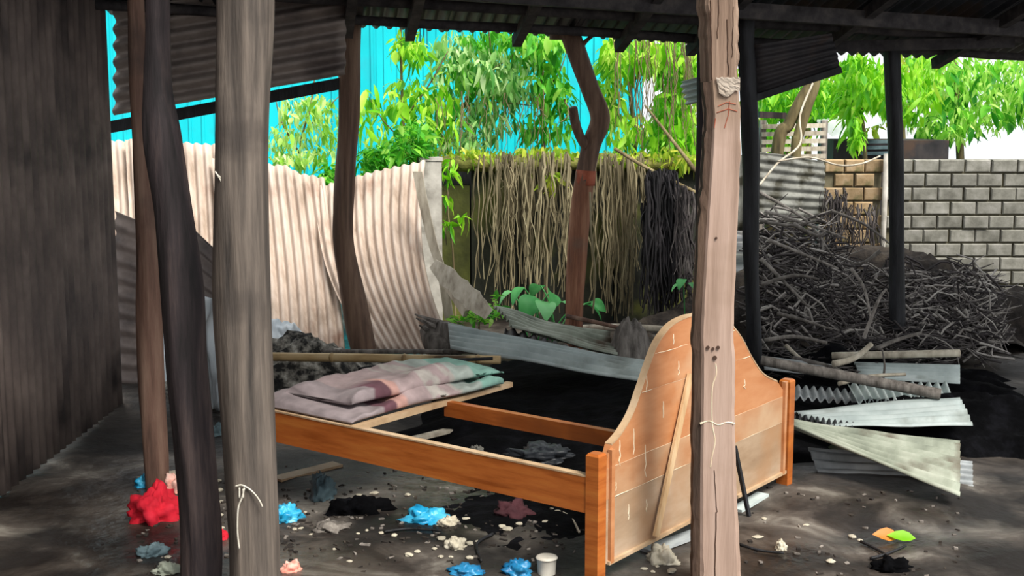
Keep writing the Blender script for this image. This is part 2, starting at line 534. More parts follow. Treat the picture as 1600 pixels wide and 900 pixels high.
for i, t in enumerate((-0.85, -0.45, -0.02, 0.08, 0.26, 0.44, 0.57, 0.80, 1.05, 1.4)):
    m = MB()
    sw = 0.05 * nz(i * 3.3, 2.2)
    m.beam(eave(t - 0.004, 0.13, -0.085), eave(t + sw, 3.6, -0.095), 0.05, 0.06)
    m.build('rafter', M['rafter'], roof)
# main tie beams seen just inside the eave
m = MB(); m.beam(eave(-0.98, 0.95, -0.12), eave(1.68, 0.80, -0.10), 0.07, 0.08); m.build('tie_beam', M['rafter'], roof)
m = MB(); m.beam(eave(0.62, 0.10, -0.06), eave(1.10, 0.7, -0.13), 0.05, 0.06); m.build('brace', M['rafter'], roof)


def roof_z(p):
    """height of the roof underside above a ground point"""
    # solve EL + EDIR t + RUP k at x,y
    a1, b1, c1 = EDIR.x, RUP.x, p.x - EL.x
    a2, b2, c2 = EDIR.y, RUP.y, p.y - EL.y
    det = a1 * b2 - a2 * b1
    t = (c1 * b2 - c2 * b1) / det
    k = (a1 * c2 - a2 * c1) / det
    return EL.z + EDIR.z * t + RUP.z * k


# ------------------------------------------------------------------ hanging gable sheets on the left, tie beam, dark flap on the right
gab = thing('gable_cladding', P(400, 150, 6.6), 'smoked brown corrugated cladding hung above the sloping rail, upper left', 'cladding')
for i, (x0, x1) in enumerate(((178, 262), (250, 425), (412, 540))):
    lo = lambda x: 165 - (x - 262) * (47 / 268)
    Y = 6.62 - 0.012 * (i % 2)
    s = sheet('cladding_sheet', P(x0, lo(x0) - 205, Y), P(x1, lo(x1) - 205, Y), P(x1, lo(x1), Y), P(x0, lo(x0), Y),
              8.0, 0.030, M['sheet_smoke'], seed=i * 4.7, nv=8, wob=0.03, along='u')
    part_of(s, gab)
m = MB()
m.beam(P(170, 199, 6.80), P(546, 128, 7.0), 0.05, 0.062)
tag(m.build('sloping_rail', M['charred']), 'dark sloping wooden rail below the brown gable cladding', 'rail')

s = sheet('iron_flap', P(1178, 70, 6.95), P(1300, 52, 7.0), P(1313, 108, 7.0), P(1182, 154, 6.95), 6, 0.006, M['sheet_dark'], nv=6, wob=0.01, along='u')
tag(s, 'dark iron flap hanging down from the roof eave, upper right', 'metal sheet')
m = MB()
m.beam(P(1168, 157, 6.90), P(1314, 109, 6.95), 0.03, 0.035)
tag(m.build('flap_batten', M['charred']), 'thin charred batten along the lower edge of the hanging iron flap', 'batten')

# ------------------------------------------------------------------ posts
def post(name, path, rads, Y, mat, label, top=True, base_px=None, n=18, rough=0.25, ridge=0.12, seed=0.0, lean=0.0):
    pts = []
    if base_px is not None:
        pts.append(PZ(base_px, -0.03, Y))
    for (x, y) in path:
        pts.append(P(x, y, Y))
    if top:
        e = pts[-1].copy()
        e.z = max(roof_z(e) - 0.03, e.z + 0.05)
        st = pts[-1].copy()
        k_ = max(1, int((e.z - st.z) / 0.25))
        pts += [st.lerp(e, (q + 1) / k_) for q in range(k_)]
    rr = list(rads)
    while len(rr) < len(pts):
        rr.append(rr[-1])
    ps, rs = smooth_path(pts, 10), smooth_path([float(r) for r in rr], 10)
    m = MB()
    m.tube(ps, rs, n, rough=rough, seed=seed, ridge=ridge)
    return tag(m.build(name, mat, origin=Vector((pts[0].x, pts[0].y, 0)), smooth=True), label, 'post')


px_m = lambda w, Y: w * Y / FPX / 2        # pixel width -> radius
Y1 = 5.15
post('timber_post', [(243, 700), (238, 600), (232, 480), (229, 380), (222, 260), (216, 120), (213, 0)],
     [px_m(w, Y1) for w in (36, 38, 40, 38, 33, 28, 26, 24)], Y1, M['post_brown'],
     'slim reddish-brown leaning post at the far left, behind the black crooked post', base_px=246, seed=1.3)
Y2 = 3.98
post('timber_post', [(312, 820), (303, 700), (290, 560), (281, 440), (272, 330), (256, 215), (247, 140), (246, 60), (246, 0)],
     [px_m(w, Y2) for w in (60, 60, 58, 64, 64, 56, 56, 42, 36, 36, 36)], Y2, M['post_dark'],
     'soot-black crooked post bending left towards the top, beside the thick grey post', base_px=312, seed=4.4)
Y3 = 3.78
post('timber_post', [(398, 860), (391, 740), (385, 600), (378, 450), (377, 300), (379, 150), (384, 0)],
     [px_m(w, Y3) for w in (82, 82, 82, 84, 85, 84, 83, 84)], Y3, M['post_grey'],
     'thick grey weathered post with twine tied round it', base_px=400, seed=8.1, n=30, ridge=0.10, rough=0.10)
Y4 = 7.0
post('timber_post', [(572, 560), (563, 520), (547, 440), (536, 370), (539, 270), (545, 170), (546, 80), (548, 0)],
     [px_m(w, Y4) for w in (36, 38, 40, 38, 34, 32, 32, 32, 34)], Y4, M['post_mid'],
     'bent brown post standing before the pink corrugated sheets', base_px=574, seed=2.7)
Y6 = 6.9
post('timber_post', [(1178, 540), (1174, 440), (1172, 330), (1172, 220), (1168, 120), (1163, 70)],
     [px_m(w, Y6) for w in (24, 24, 24, 25, 26, 28, 28)], Y6, M['charred'],
     'charred black post just right of the pinkish timber post', base_px=1180, seed=6.1)
post('timber_post', [(1098, 480), (1096, 300), (1098, 160), (1098, 70)],  # added post; paints the timber post's left side in shade
     [px_m(w, 7.05) for w in (18, 18, 18, 18, 18)], 7.05, M['post_dark'],
     'narrow dark post added as the shaded left side of the pinkish timber post', base_px=1099, seed=9.9)
Y7 = 7.55
post('timber_post', [(1402, 500), (1401, 380), (1400, 250), (1396, 150), (1393, 80)],
     [px_m(w, Y7) for w in (26, 25, 24, 24, 24, 24)], Y7, M['charred'],
     'charred black post at the far right beside the brush heap', base_px=1403, seed=3.2)

# forked trunk post in the middle
Y5 = 7.3
fork = thing('forked_post', PZ(898, 0, Y5), 'crooked forked trunk post with a red painted band, before the hanging roots', 'post')
pts = [PZ(897, -0.02, Y5)] + [P(x, y, Y5) for (x, y) in ((898, 480), (902, 400), (907, 330), (913, 280), (914, 268))]
MB().tube(smooth_path(pts, 10), smooth_path([px_m(w, Y5) for w in (28, 28, 30, 31, 29, 28)], 10), 16, rough=0.18, ridge=0.12, seed=5.5).build('lower_trunk', M['trunk_red'], fork, smooth=True)
pts = [P(x, y, Y5) for (x, y) in ((913, 282), (916, 262), (925, 225), (938, 185), (922, 140), (905, 95), (884, 35), (876, 0))]
e = pts[-1].copy(); e.z = roof_z(e) - 0.03; pts.append(e)
MB().tube(smooth_path(pts, 10), smooth_path([px_m(w, Y5) for w in (29, 28, 28, 28, 26, 28, 30, 30, 30)], 10), 16, rough=0.2, ridge=0.15, seed=5.5).build('upper_trunk', M['post_mid'], fork, smooth=True)
pts = [P(x, y, Y5 - 0.03 * i) for i, (x, y) in enumerate(((922, 236), (908, 215), (899, 190), (896, 168)))]
MB().tube(smooth_path(pts, 6), smooth_path([px_m(w, Y5) for w in (16, 15, 15, 13)], 6), 10, rough=0.3, seed=2.1).build('branch_stub', M['post_mid'], fork, smooth=True)
pts = [P(x, y, Y5 + 0.02 * i) for i, (x, y) in enumerate(((905, 78), (915, 65), (928, 54)))]
MB().tube(smooth_path(pts, 5), smooth_path([px_m(w, Y5) for w in (10, 7, 5)], 5), 7).build('twig', M['trunk_red'], fork, smooth=True)
pts = [P(914, 289, Y5), P(916, 266, Y5)]
MB().tube([pts[0].lerp(pts[1], i / 4) for i in range(5)], px_m(31, Y5), 16, rough=0.18, seed=5.5).build('painted_band', M['red_mark'], fork, smooth=True)
pts = [P(x, y, Y5 - 0.075) for (x, y) in ((922, 300), (924, 370), (930, 430), (926, 490))]
MB().tube(smooth_path(pts, 5), 0.006, 5).build('clinging_root', M['root'], fork, smooth=True)

# squared timber post in front of the headboard
YP = 3.95
pp = thing('timber_post', PZ(1122, 0, YP), 'squared pinkish timber post standing in front of the orange headboard', 'post')
LE = [(-60, 1099, 1153), (0, 1099, 1153), (40, 1102, 1155), (75, 1103, 1155), (120, 1104, 1154), (128, 1105, 1155), (180, 1109, 1158), (240, 1106, 1158), (330, 1100, 1154), (450, 1093, 1149),
      (520, 1090, 1147), (560, 1091, 1149), (660, 1090, 1149), (760, 1089, 1152), (850, 1089, 1156), (905, 1089, 1158)]


def timber(sel, name, mat, extra):
    m = MB()
    secs = []
    for (y, xl, xr) in sel:
        zz = P(xl, y, YP).z
        dep = 0.055
        jl, jr = extra * nz(y * 0.05, 1.1), extra * nz(y * 0.05, 7.7)
        a = PZ(xl - jl, zz, YP) + Vector((0.008, 0, 0)); b = PZ(xr + jr, zz, YP)
        side = Vector((-0.016, 0.085, 0))
        sl = (b - a) * 0.10
        secs.append([a + Vector((0, 0.010, 0)), a + sl, b - sl, b + Vector((0, 0.012, 0)), b + side * 0.95 + Vector((0.01, 0, 0)), a + side])
    secs = [[Vector(p) for p in s] for s in secs]
    m.loft(secs)
    return m.build(name, mat, pp)


def dens(sel, n=5):
    out = []
    for i in range(len(sel) - 1):
        for j in range(n):
            t = j / n
            out.append(tuple(lerp(sel[i][k], sel[i + 1][k], t) for k in range(3)))
    out.append(sel[-1])
    return out


timber(dens([(-260, 1099, 1153)] + LE[:6]), 'split_upper_length', M['plank_raw'], 3.5)
timber(dens(LE[5:] + [(990, 1089, 1160)]), 'planed_lower_length', M['plank'], 1.6)
m = MB()
secs = []
for (y, xl, xr) in dens(LE[5:] + [(990, 1089, 1160)]):
    zz = P(xl, y, YP).z
    w_ = 6 + 3.5 * nz(y * 0.06, 4.4)
    a = PZ(xl - w_, zz, YP + 0.012); b = PZ(xl + 5, zz, YP + 0.004)
    secs.append([a, b, b + Vector((0.0, 0.07, 0)), a + Vector((0.002, 0.07, 0))])
m.loft(secs)
m.build('side_shade_strip', M['side_shade'], pp)  # dark strip painting the shade on the post's left face
m = MB()
for k, (xa, ya, xb, yb, w) in enumerate(((1110, 0, 1112, 125, 3), (1124, -20, 1121, 60, 2.5), (1136, 30, 1138, 118, 2.5), (1146, 10, 1144, 90, 2), (1116, 735, 1120, 800, 2), (1119, 800, 1117, 900, 3))):
    pts = [P(lerp(xa, xb, i / 8) + 2 * nz(i * 0.8, k * 3), lerp(ya, yb, i / 8), YP - 0.001) for i in range(9)]
    m = MB()
    m.tube(pts, px_m(w * 0.55, YP), 5)
    m.build('wood_split', M['nail'], pp)
m = MB()
m.grid(lambda s, t: P(lerp(1119 + 5 * t, 1156, s), lerp(121, 146 + 5 * math.sin(s * 5), t) + 2 * nz(s * 6, t * 6), YP - 0.004 - 0.006 * abs(nz(s * 4, t * 4, 3))), 12, 10)
m.build('torn_paper', M['paper'], pp, solid=0.003)
m = MB()
for pa in ([(1122, 166), (1135, 160), (1150, 163)], [(1120, 176), (1138, 170), (1152, 174)], [(1140, 158), (1138, 180), (1132, 200)], [(1118, 185), (1116, 200)]):
    m.tube([P(x, y, YP - 0.001) for x, y in pa], 0.0014, 4)
m.build('red_scribble', M['red_mark'], pp)
m = MB()
pts = [P(x, y, YP + 0.0003) for x, y in ((1118, 568), (1119, 585), (1113, 605), (1112, 640), (1113, 665), (1117, 690), (1112, 715), (1110, 730))]
m.tube(smooth_path(pts, 5), 0.0020, 5)
m.build('resin_drip', M['white_mark'], pp)
m = MB()
pts = [P(x, y, YP + 0.0005) for x, y in ((1094, 662), (1108, 658), (1122, 664), (1135, 660), (1148, 662))]
m.tube(smooth_path(pts, 5), [0.002 + 0.004 * abs(nz(i * 0.9 + 0.4)) for i in range(21)], 5)
m.build('resin_smear', M['white_mark'], pp)
for (x, y, r) in ((1106, 543, .006), (1114, 545, .005), (1122, 543, .006), (1117, 559, .007), (1119, 372, .004)):
    m = MB()
    m.tube([P(x, y, YP + 0.01), P(x, y, YP - 0.004)], r, 8)
    m.build('nail', M['nail'], pp)

# ------------------------------------------------------------------ bed
A, B = G(935, 918), G(1225, 762)
A.z = B.z = 0
W = (B - A).length
BU = (B - A) / W
BN = Vector((-BU.y, BU.x, 0))        # along the rails, away from the headboard
ZV = Vector((0, 0, 1))
bed = thing('bed_frame', A.copy(), 'orange varnished wooden bed frame with a tall arched headboard', 'bed')


def bp(u, v, z):
    return A + BU * u + BN * v + ZV * z


def on_head(px, py, v=0.0):
    d = ray(px, py)
    q = A + BN * v
    t = (q - CAM).dot(BN) / d.dot(BN)
    p = CAM + d * t
    return (p - q).dot(BU), p.z


HP = 0.455
for nm, u0 in (('headboard_post', -0.02), ('headboard_post', W - 0.0)):
    m = MB()
    secs = []
    for z, ins in ((-0.02, 0.004), (0.0, 0.0), (HP - 0.008, 0.0), (HP, 0.006)):
        w2 = 0.024 - ins
        secs.append([bp(u0 + a * w2, b * w2 + 0.0, z) for a, b in ((-1, -1), (1, -1), (1, 1), (-1, 1))])
    m.loft(secs)
    m.build(nm, M['bed'], bed)
# arched panel: outline read off the photo, placed in the headboard's own plane
oL = [on_head(x, y) for x, y in ((950, 694), (966, 676), (984, 645), (998, 606), (1010, 570), (1024, 535), (1045, 508), (1068, 495), (1088, 490))]
oR = [on_head(x, y) for x, y in ((1140, 508), (1156, 530), (1170, 557), (1188, 583), (1210, 595))]
out = [Vector((u, 0, z)) for u, z in oL] + [Vector((oL[-1][0] * 0.5 + oR[0][0] * 0.5 , 0, oL[-1][1] + 0.012))] + [Vector((u, 0, z)) for u, z in oR]
out = smooth_path(out, 6)
out = [Vector((max(0.01, min(W - 0.03, p.x)), 0, p.z)) for p in out]
ZB = 0.075
SEAMS = [ZB, 0.290, 0.395, 0.607, 0.725, 0.90]
BM = ['bed_low', 'bed_mid', 'bed_panel', 'bed_panel', 'bed_panel']


def span(z):
    """u-range of the arched outline at height z"""
    us = []
    for p, q in zip(out[:-1], out[1:]):
        if (p.z - z) * (q.z - z) <= 0 and p.z != q.z:
            us.append(p.x + (q.x - p.x) * (z - p.z) / (q.z - p.z))
    if len(us) < 2:
        return (0.01, W - 0.03) if z < 0.46 else None
    return min(us), max(us)


for bi in range(len(SEAMS) - 1):
    z0, z1 = SEAMS[bi], SEAMS[bi + 1]
    if bi < 2:
        ol_ = [(0.01, z0), (0.01, z1), (W - 0.03, z1), (W - 0.03, z0)]
    else:
        s0 = span(z0) or (0.01, W - 0.03)
        ol_ = [(s0[0], z0)] + [(p.x, p.z) for p in out if z0 < p.z < z1 and p.x < 0.62]
        s1 = span(z1)
        if s1:
            ol_ += [(s1[0], z1), (s1[1], z1)]
        ol_ += [(p.x, p.z) for p in out if z0 < p.z < z1 and p.x >= 0.62] + [(s0[1], z0)]
    fr = [bp(u, -0.012 - 0.0008 * (bi % 2), z) for u, z in ol_]
    bk = [bp(u, 0.012, z) for u, z in ol_]
    MB().prism(fr, bk).build('headboard_board', M[BM[bi]], bed)
    if bi:
        s0 = span(z0) or (0.01, W - 0.03)
        if z0 < 0.45:
            s0 = (0.03, W - 0.03)
        m = MB()
        pts = [bp(lerp(s0[0] + 0.01, s0[1] - 0.01, i / 20), -0.0125, z0 + 0.003 * nz(i * 0.6, bi * 3.1)) for i in range(21)]
        m.tube(pts, [0.0004 + 0.0026 * max(0, nz(i * 0.45, bi * 5.2) + 0.10) for i in range(21)], 5)
        m.build('worn_seam', M['white_mark'], bed)
MB().loft([[bp(p.x + 0.0, -0.0135, p.z - 0.003), bp(p.x, -0.0135, p.z + 0.003), bp(p.x, 0.0125, p.z + 0.003), bp(p.x, 0.0125, p.z - 0.003)] for p in out]).build('headboard_moulding', M['bed_edge'], bed)
MB().box(bp(W / 2, -0.013, ZB + 0.002), BU * (W / 2 - 0.03), BN * 0.010, ZV * 0.006).build('bottom_lip', M['bed_edge'], bed)
# vertical bead beside each post
for u0 in (0.045, W - 0.055):
    MB().box(bp(u0, -0.016, (ZB + HP) / 2), BU * 0.010, BN * 0.008, ZV * ((HP - ZB) / 2)).build('side_bead', M['bed_panel'], bed)
RT, RB = 0.375, 0.256
LR = 1.62
m = MB(); m.box(bp(-0.028, LR / 2 + 0.02, (RT + RB) / 2), BU * 0.013, BN * (LR / 2), ZV * ((RT - RB) / 2)); m.build('side_rail', M['bed'], bed)
m = MB(); m.box(bp(-0.028, LR / 2 + 0.02, RT + 0.003), BU * 0.0145, BN * (LR / 2), ZV * 0.003); m.build('rail_edge', M['bed_edge'], bed)
UC = 0.51
m = MB(); m.box(bp(UC, 0.54, RT - 0.030), BU * 0.016, BN * 0.53, ZV * 0.030); m.build('centre_beam', M['bed'], bed)
for v, ue in ((1.07, 0.95), (1.45, 0.85)):
    m = MB(); m.box(bp(ue / 2 - 0.02, v, RT - 0.005), BU * (ue / 2), BN * 0.016, ZV * 0.010); m.build('cross_slat', M['bed_edge'] if v < 1.2 else M['bed'], bed)
for u0 in (-0.028,):
    m = MB(); m.box(bp(u0, 1.63, 0.19), BU * 0.03, BN * 0.03, ZV * 0.21); m.build('foot_post', M['bed'], bed)

# drips, scuffs on the headboard: real marks of paint
for (x, y, h, w) in ((968, 708, 40, 4), (962, 760, 14, 4), (1010, 600, 26, 5), (1052, 530, 16, 4), (1060, 575, 22, 4), (990, 690, 40, 3), (1036, 640, 26, 4), (1163, 600, 14, 4), (1008, 720, 50, 3), (1064, 660, 30, 4), (982, 800, 24, 3), (1010, 790, 20, 3)):
    m = MB()
    pts = []
    for i in range(6):
        u, z = on_head(x + 2 * nz(i * 0.9, x), y + h * i / 5 - h / 2, -0.012)
        pts.append(bp(u, -0.0125, z))
    m.tube(pts, [0.0012 + px_m(w, 4.3) * math.sin(math.pi * (i + 0.6) / 6.2) * 0.36 for i in range(6)], 5)
    m.build('paint_drip', M['white_mark'], bed)

# slats leaning on the headboard
def stick(name, pts, r0, r1, mat, label, cat='stick', n=7, rough=0.25, seed=0.0, group=None, k=4):
    ps = smooth_path(pts, k) if len(pts) > 2 else [pts[0].lerp(pts[1], i / 6) for i in range(7)]
    mm = len(ps)
    m = MB()
    m.tube(ps, [lerp(r0, r1, i / (mm - 1)) for i in range(mm)], n, rough=rough, seed=seed)
    return tag(m.build(name, mat, smooth=True), label, cat, group)


u1, z1 = on_head(1082, 585, -0.03); u0, z0 = on_head(1036, 832, -0.06)
m = MB()
m.beam(bp(u0, -0.032, ZB + 0.02), bp(u1, -0.022, z1), 0.030, 0.010, up=BN)
tag(m.build('leaning_lath', M['raw_stick']), 'pale split lath leaning against the headboard left of the timber post', 'lath')
u1, z1 = on_head(1150, 706, -0.03); u0, z0 = on_head(1161, 766, -0.05)
m = MB(); m.beam(bp(u0 + .02, -0.07, 0.0), bp(u1, -0.024, z1 + 0.02), 0.016, 0.012, up=BN)
tag(m.build('leaning_lath', M['charred']), 'short charred stick leaning on the headboard right of the timber post', 'lath')

# ------------------------------------------------------------------ folded quilt on the slats
def quilt_col(u, q):
    s = u / W
    if q < 0.30 and 0.105 < s < 0.165: c = '63404a'
    elif q < 0.30 and 0.165 <= s < 0.20: c = 'b98f86'
    elif s < 0.12: c = '8c8082'
    elif s < 0.30: c = 'a08d8d'
    elif s < 0.42: c = '9a8888' if nz(s * 30, q * 4) > 0 else 'a7a09a'
    elif s < 0.50: c = '9aa39d'
    elif s < 0.70: c = '7ea79b'
    elif s < 0.78: c = '6f8f86'
    else: c = '6a4a4b'
    return lin(c)[:3]


qu = thing('folded_quilt', bp(W / 2, 1.5, RT + 0.01), 'thick folded patchwork quilt, mauve and pale teal, dumped on the bed slats', 'quilt')


def slab(name, ua, ub, va, vb, zlow, thick, seed, rise=0.0, shift=0.0):
    m = MB()
    nu, npf = 60, 36
    secs = []
    for i in range(nu + 1):
        s = i / nu
        u = lerp(ua, ub, s)
        endk = min(1.0, (math.sin(math.pi * min(max(s, 0.004), 0.996))) ** 0.22 * 1.05)
        row = []
        for j in range(npf):
            an = 2 * math.pi * j / npf
            cx, cz = math.cos(an), math.sin(an)
            ex = math.copysign(abs(cx) ** 0.35, cx)
            ez = math.copysign(abs(cz) ** 0.65, cz)
            q = (1 - ex) / 2                       # 0 front (towards headboard) .. 1 back
            v = lerp(va, vb, 1 - (1 + -ex) / 2 if False else q) + shift * s + 0.04 * nz(u * 2.2 + seed, 2.0)
            th = thick * endk * (0.85 + 0.5 * nz(u * 3 + seed, q * 3))
            w = 0.026 * nz(u * 6 + seed, q * 4, 1.0) + 0.026 * nz(u * 3 - q * 5, seed) + 0.012 * nz(u * 16 - q * 6, seed + 4)
            z = zlow + th / 2 + th / 2 * ez + rise * q * (0.7 + 0.6 * s)
            if ez > 0: z += w
            p = bp(u, v, max(z, RT + 0.012))
            row.append(p)
            m.c.append(quilt_col(u, q))
        secs.append(row)
    m.loft(secs)
    return m.build(name, M['quilt'], qu, smooth=True)


slab('lower_fold', -0.03, 0.84, 1.07, 1.58, RT + 0.008, 0.060, 1.0, 0.0, shift=-0.03)
slab('upper_fold', 0.05, 0.86, 1.15, 1.52, RT + 0.052, 0.058, 5.0, 0.0, shift=-0.10)
stick('thin_cane', [P(352, 632, 5.05), P(430, 614, 5.2), P(500, 597, 5.45), P(580, 577, 5.9)], 0.008, 0.006, M['charred'], 'thin dark cane lying along the back of the folded quilt')

# ------------------------------------------------------------------ pink corrugated sheets leaning behind the bed
def fence_sheet(c4, waves, label, seed, bulge=Vector((0, 0.06, -0.02)), **kw):
    a, b, c, d = [P(*q) for q in c4]
    d.z = c.z = min(d.z, c.z)
    s = sheet('corrugated_sheet', a, b, c, d, waves, 0.017, M['sheet_pink'], bulge=bulge, seed=seed, nv=18, wob=0.02, **kw)
    return tag(s, label, 'metal sheet', 'pink corrugated sheets leaning behind the bed')


fence_sheet(((20, 214, 8.75), (205, 220, 8.7), (215, 556, 8.05), (30, 556, 8.05)), 12, 'faded pink corrugated sheet furthest left, left of the brown leaning post', 7.7)
fence_sheet(((195, 218, 8.65), (340, 226, 8.62), (352, 555, 8.02), (205, 556, 8.02)), 10, 'faded pink corrugated sheet seen between the black post and the thick grey post', 1.2)
fence_sheet(((330, 236, 8.55), (505, 268, 8.5), (540, 553, 7.95), (345, 555, 7.95)), 13, 'faded pink corrugated sheet just right of the thick grey post', 3.9, jag_top=0.05)
fence_sheet(((492, 292, 8.48), (664, 250, 8.42), (709, 500, 7.85), (580, 552, 7.85)), 12, 'faded pink corrugated sheet behind the bent brown post, its right edge curling down', 6.1, bulge=Vector((-0.10, 0.03, -0.03)))
# pale splintered strip along that edge and plank below it
m = MB()
ps = smooth_path([P(x, y, 8.1) for x, y in ((652, 268), (662, 320), (676, 380), (690, 425), (702, 500))], 6)
m.loft([[p + Vector((-0.03, 0, 0)), p + Vector((0.03, -0.02, 0)), p + Vector((0.03, 0.01, 0)), p + Vector((-0.03, 0.02, 0))] for p in ps])
tag(m.build('edge_strip', M['stick_pale']), 'pale curved batten following the right edge of the pink sheets', 'batten')
m = MB()
rdp = random.Random(3)
secs = []
for i in range(15):
    t = i / 14
    c_ = P(lerp(676, 764, t), lerp(412, 492, t), lerp(7.9, 7.6, t))
    hw = 0.062 * (0.55 + 0.45 * min(1, 4 * t) * min(1, 3.2 * (1.02 - t))) * rdp.uniform(0.88, 1.12)
    n_ = Vector((0.62, 0, 0.78))
    secs.append([c_ - n_ * hw, c_ + n_ * hw, c_ + n_ * hw + Vector((0, 0.014, 0)), c_ - n_ * hw + Vector((0, 0.014, 0))])
m.loft(secs)
tag(m.build('broken_plank', M['stick_pale']), 'pale broken plank slanting down beside the pink sheets', 'plank')
m = MB()
m.beam(P(686, 425, 7.98), P(728, 490, 7.7), 0.03, 0.05)
tag(m.build('broken_plank', M['stick_pale']), 'narrow bleached plank just behind the pale broken plank', 'plank')
# small brown sheet and film between the left posts
s = sheet('corrugated_sheet', P(296, 352, 6.9), P(352, 405, 6.7), P(352, 630, 6.6), P(296, 622, 6.8), 10, 0.014, M['sheet_brown'], along='u', nv=8)
tag(s, 'small brown corrugated sheet slanting between the black post and thick grey post', 'metal sheet')
s = sheet('corrugated_sheet', P(180, 330, 7.2), P(300, 380, 7.1), P(300, 606, 7.0), P(180, 600, 7.1), 10, 0.014, M['sheet_brown'], along='u', nv=8)
tag(s, 'brown corrugated sheet scrap behind the slim leaning post at far left', 'metal sheet')


def drape(name, c4, mat, label, cat, seed, amp=0.05, nu=26, nv=20):
    a, b, c, d = c4
    nrm = (b - a).cross(d - a).normalized()
    m = MB()
    m.grid(lambda s, t: a.lerp(b, s).lerp(d.lerp(c, s), t) + nrm * (amp * (nz(s * 5 + seed, t * 1.6) + 0.4 * nz(s * 12 + seed, t * 6)))
           + Vector((0.03 * nz(t * 4, seed), 0, 0.03 * nz(s * 4, seed + 3) * (1 - t))), nu, nv)
    return tag(m.build(name, mat, smooth=True, solid=0.003), label, cat)


def dropz(p, z=0.0):
    return Vector((p.x, p.y, z))


drape('plastic_film', (P(300, 455, 6.5), P(356, 480, 6.4), P(362, 640, 6.35), P(300, 640, 6.45)), M['white_plastic'],
      'crumpled white plastic film hanging between the two big left posts', 'plastic film', 1.5, 0.06)
drape('plastic_film', (P(235, 400, 7.0), P(290, 420, 6.9), P(290, 610, 6.8), P(240, 610, 6.9)), M['white_plastic'],
      'white plastic film strip behind the black crooked post at left', 'plastic film', 4.5, 0.05)
drape('plastic_film', (P(420, 492, 7.4), P(478, 512, 7.3), P(492, 556, 7.15), P(415, 566, 7.1)), M['white_plastic'],
      'pale plastic scrap on the rubble right of the thick grey post', 'plastic film', 6.5, 0.05)

# ------------------------------------------------------------------ bamboo poles behind the quilt
def pole(name, p, q, r, mat, label, knots=0, cat='pole', sag=0.0):
    e = thing(name, (p + q) / 2 - ZV * r, label, cat)
    pts = [p.lerp(q, i / 12) - ZV * (sag * math.sin(math.pi * i / 12)) for i in range(13)]
    MB().tube(pts, r, 9, rough=0.1).build('shaft', mat, e, smooth=True)
    for i in range(knots):
        t = (i + 0.7) / knots
        c = p.lerp(q, t) - ZV * (sag * math.sin(math.pi * t))
        dv = (q - p).normalized()
        MB().tube([c - dv * 0.012, c, c + dv * 0.012], [r * 0.98, r * 1.18, r * 0.98], 9).build('node', mat, e, smooth=True)
    return e


pole('bamboo_pole', P(330, 556, 6.5), P(782, 562, 6.3), 0.022, M['bamboo'], 'thick tan bamboo pole lying behind the quilt, the lower of two', 4)
pole('bamboo_pole', P(420, 549, 6.75), P(745, 549, 6.6), 0.012, M['stick_grey'], 'thin grey pole lying just above the tan bamboo pole', 2)

# ------------------------------------------------------------------ charred heap with painted shadow gap, iron sheets behind the bed
def mound(name, cx, cy, rx, ry, h, mat, label, cat, seed, n=46, rough=0.35, kind=None, rot=0.0):
    m = MB()
    ca, sa = math.cos(rot), math.sin(rot)

    def fn(s, t):
        x, y = (s * 2 - 1), (t * 2 - 1)
        r = math.sqrt(x * x + y * y)
        an_ = math.atan2(y, x)
        r *= 1.12 + 0.38 * nz(math.cos(an_) * 1.6 + seed, math.sin(an_) * 1.6) + 0.25 * nz(math.cos(an_) * 5 + seed, math.sin(an_) * 5)
        hh = max(0.0, 1 - r * r) ** 0.8 * h
        hh *= 1 + rough * nz(x * 2.5 + seed, y * 2.5) + rough * 0.6 * nz(x * 8 + seed, y * 8) + rough * 0.3 * nz(x * 20, y * 20 + seed)
        X, Y = x * rx, y * ry
        wx, wy = cx + X * ca - Y * sa, cy + X * sa + Y * ca
        return Vector((wx, wy, ground_z(wx, wy) - 0.02 + max(hh, 0) if r < 1 else ground_z(wx, wy) - 0.03))
    m.grid(fn, n, n)
    return tag(m.build(name, mat, smooth=True), label, cat, kind=kind)


mound('black_heap', 0.62, 6.40, 1.40, 1.35, 0.13, M['soot'], 'low black heap of charred rubbish and painted shade behind the bed', 'rubble heap', 2.2)  # charred rubbish, blackened to paint the shadow gap under the long sheet
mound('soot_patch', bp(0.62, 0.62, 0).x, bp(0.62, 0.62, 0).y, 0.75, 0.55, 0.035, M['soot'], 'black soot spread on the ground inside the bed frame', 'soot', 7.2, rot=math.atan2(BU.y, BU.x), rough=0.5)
mound('rubble_heap', -1.25, 6.85, 0.75, 0.5, 0.30, M['rubble_mix'], 'low heap of black and pale broken rubbish under the bamboo poles', 'rubble heap', 8.2, rough=0.35)

# splintered log stump
lg = thing('splintered_log', P(690, 552, 6.9), 'grey splintered log end sticking out left of the long iron sheet', 'log')
pts = [P(668, 508, 7.0), P(690, 530, 6.95), P(715, 545, 6.9)]
MB().tube(smooth_path(pts, 6), smooth_path([0.05, 0.10, 0.085], 6), 14, rough=0.5, ridge=0.3, seed=3.3).build('log_body', M['stick_grey'], lg, smooth=True)
for i, (xa, ya, xb, yb) in enumerate(((700, 508, 648, 491), (690, 515, 650, 497), (685, 525, 655, 508), (700, 520, 662, 500))):
    MB().tube([P(xa, ya, 6.95), P((xa + xb) / 2, (ya + yb) / 2 + 1, 6.93), P(xb, yb, 6.9)], [0.02, 0.014, 0.004], 6, rough=0.3, seed=i).build('splinter', M['stick_grey'], lg)

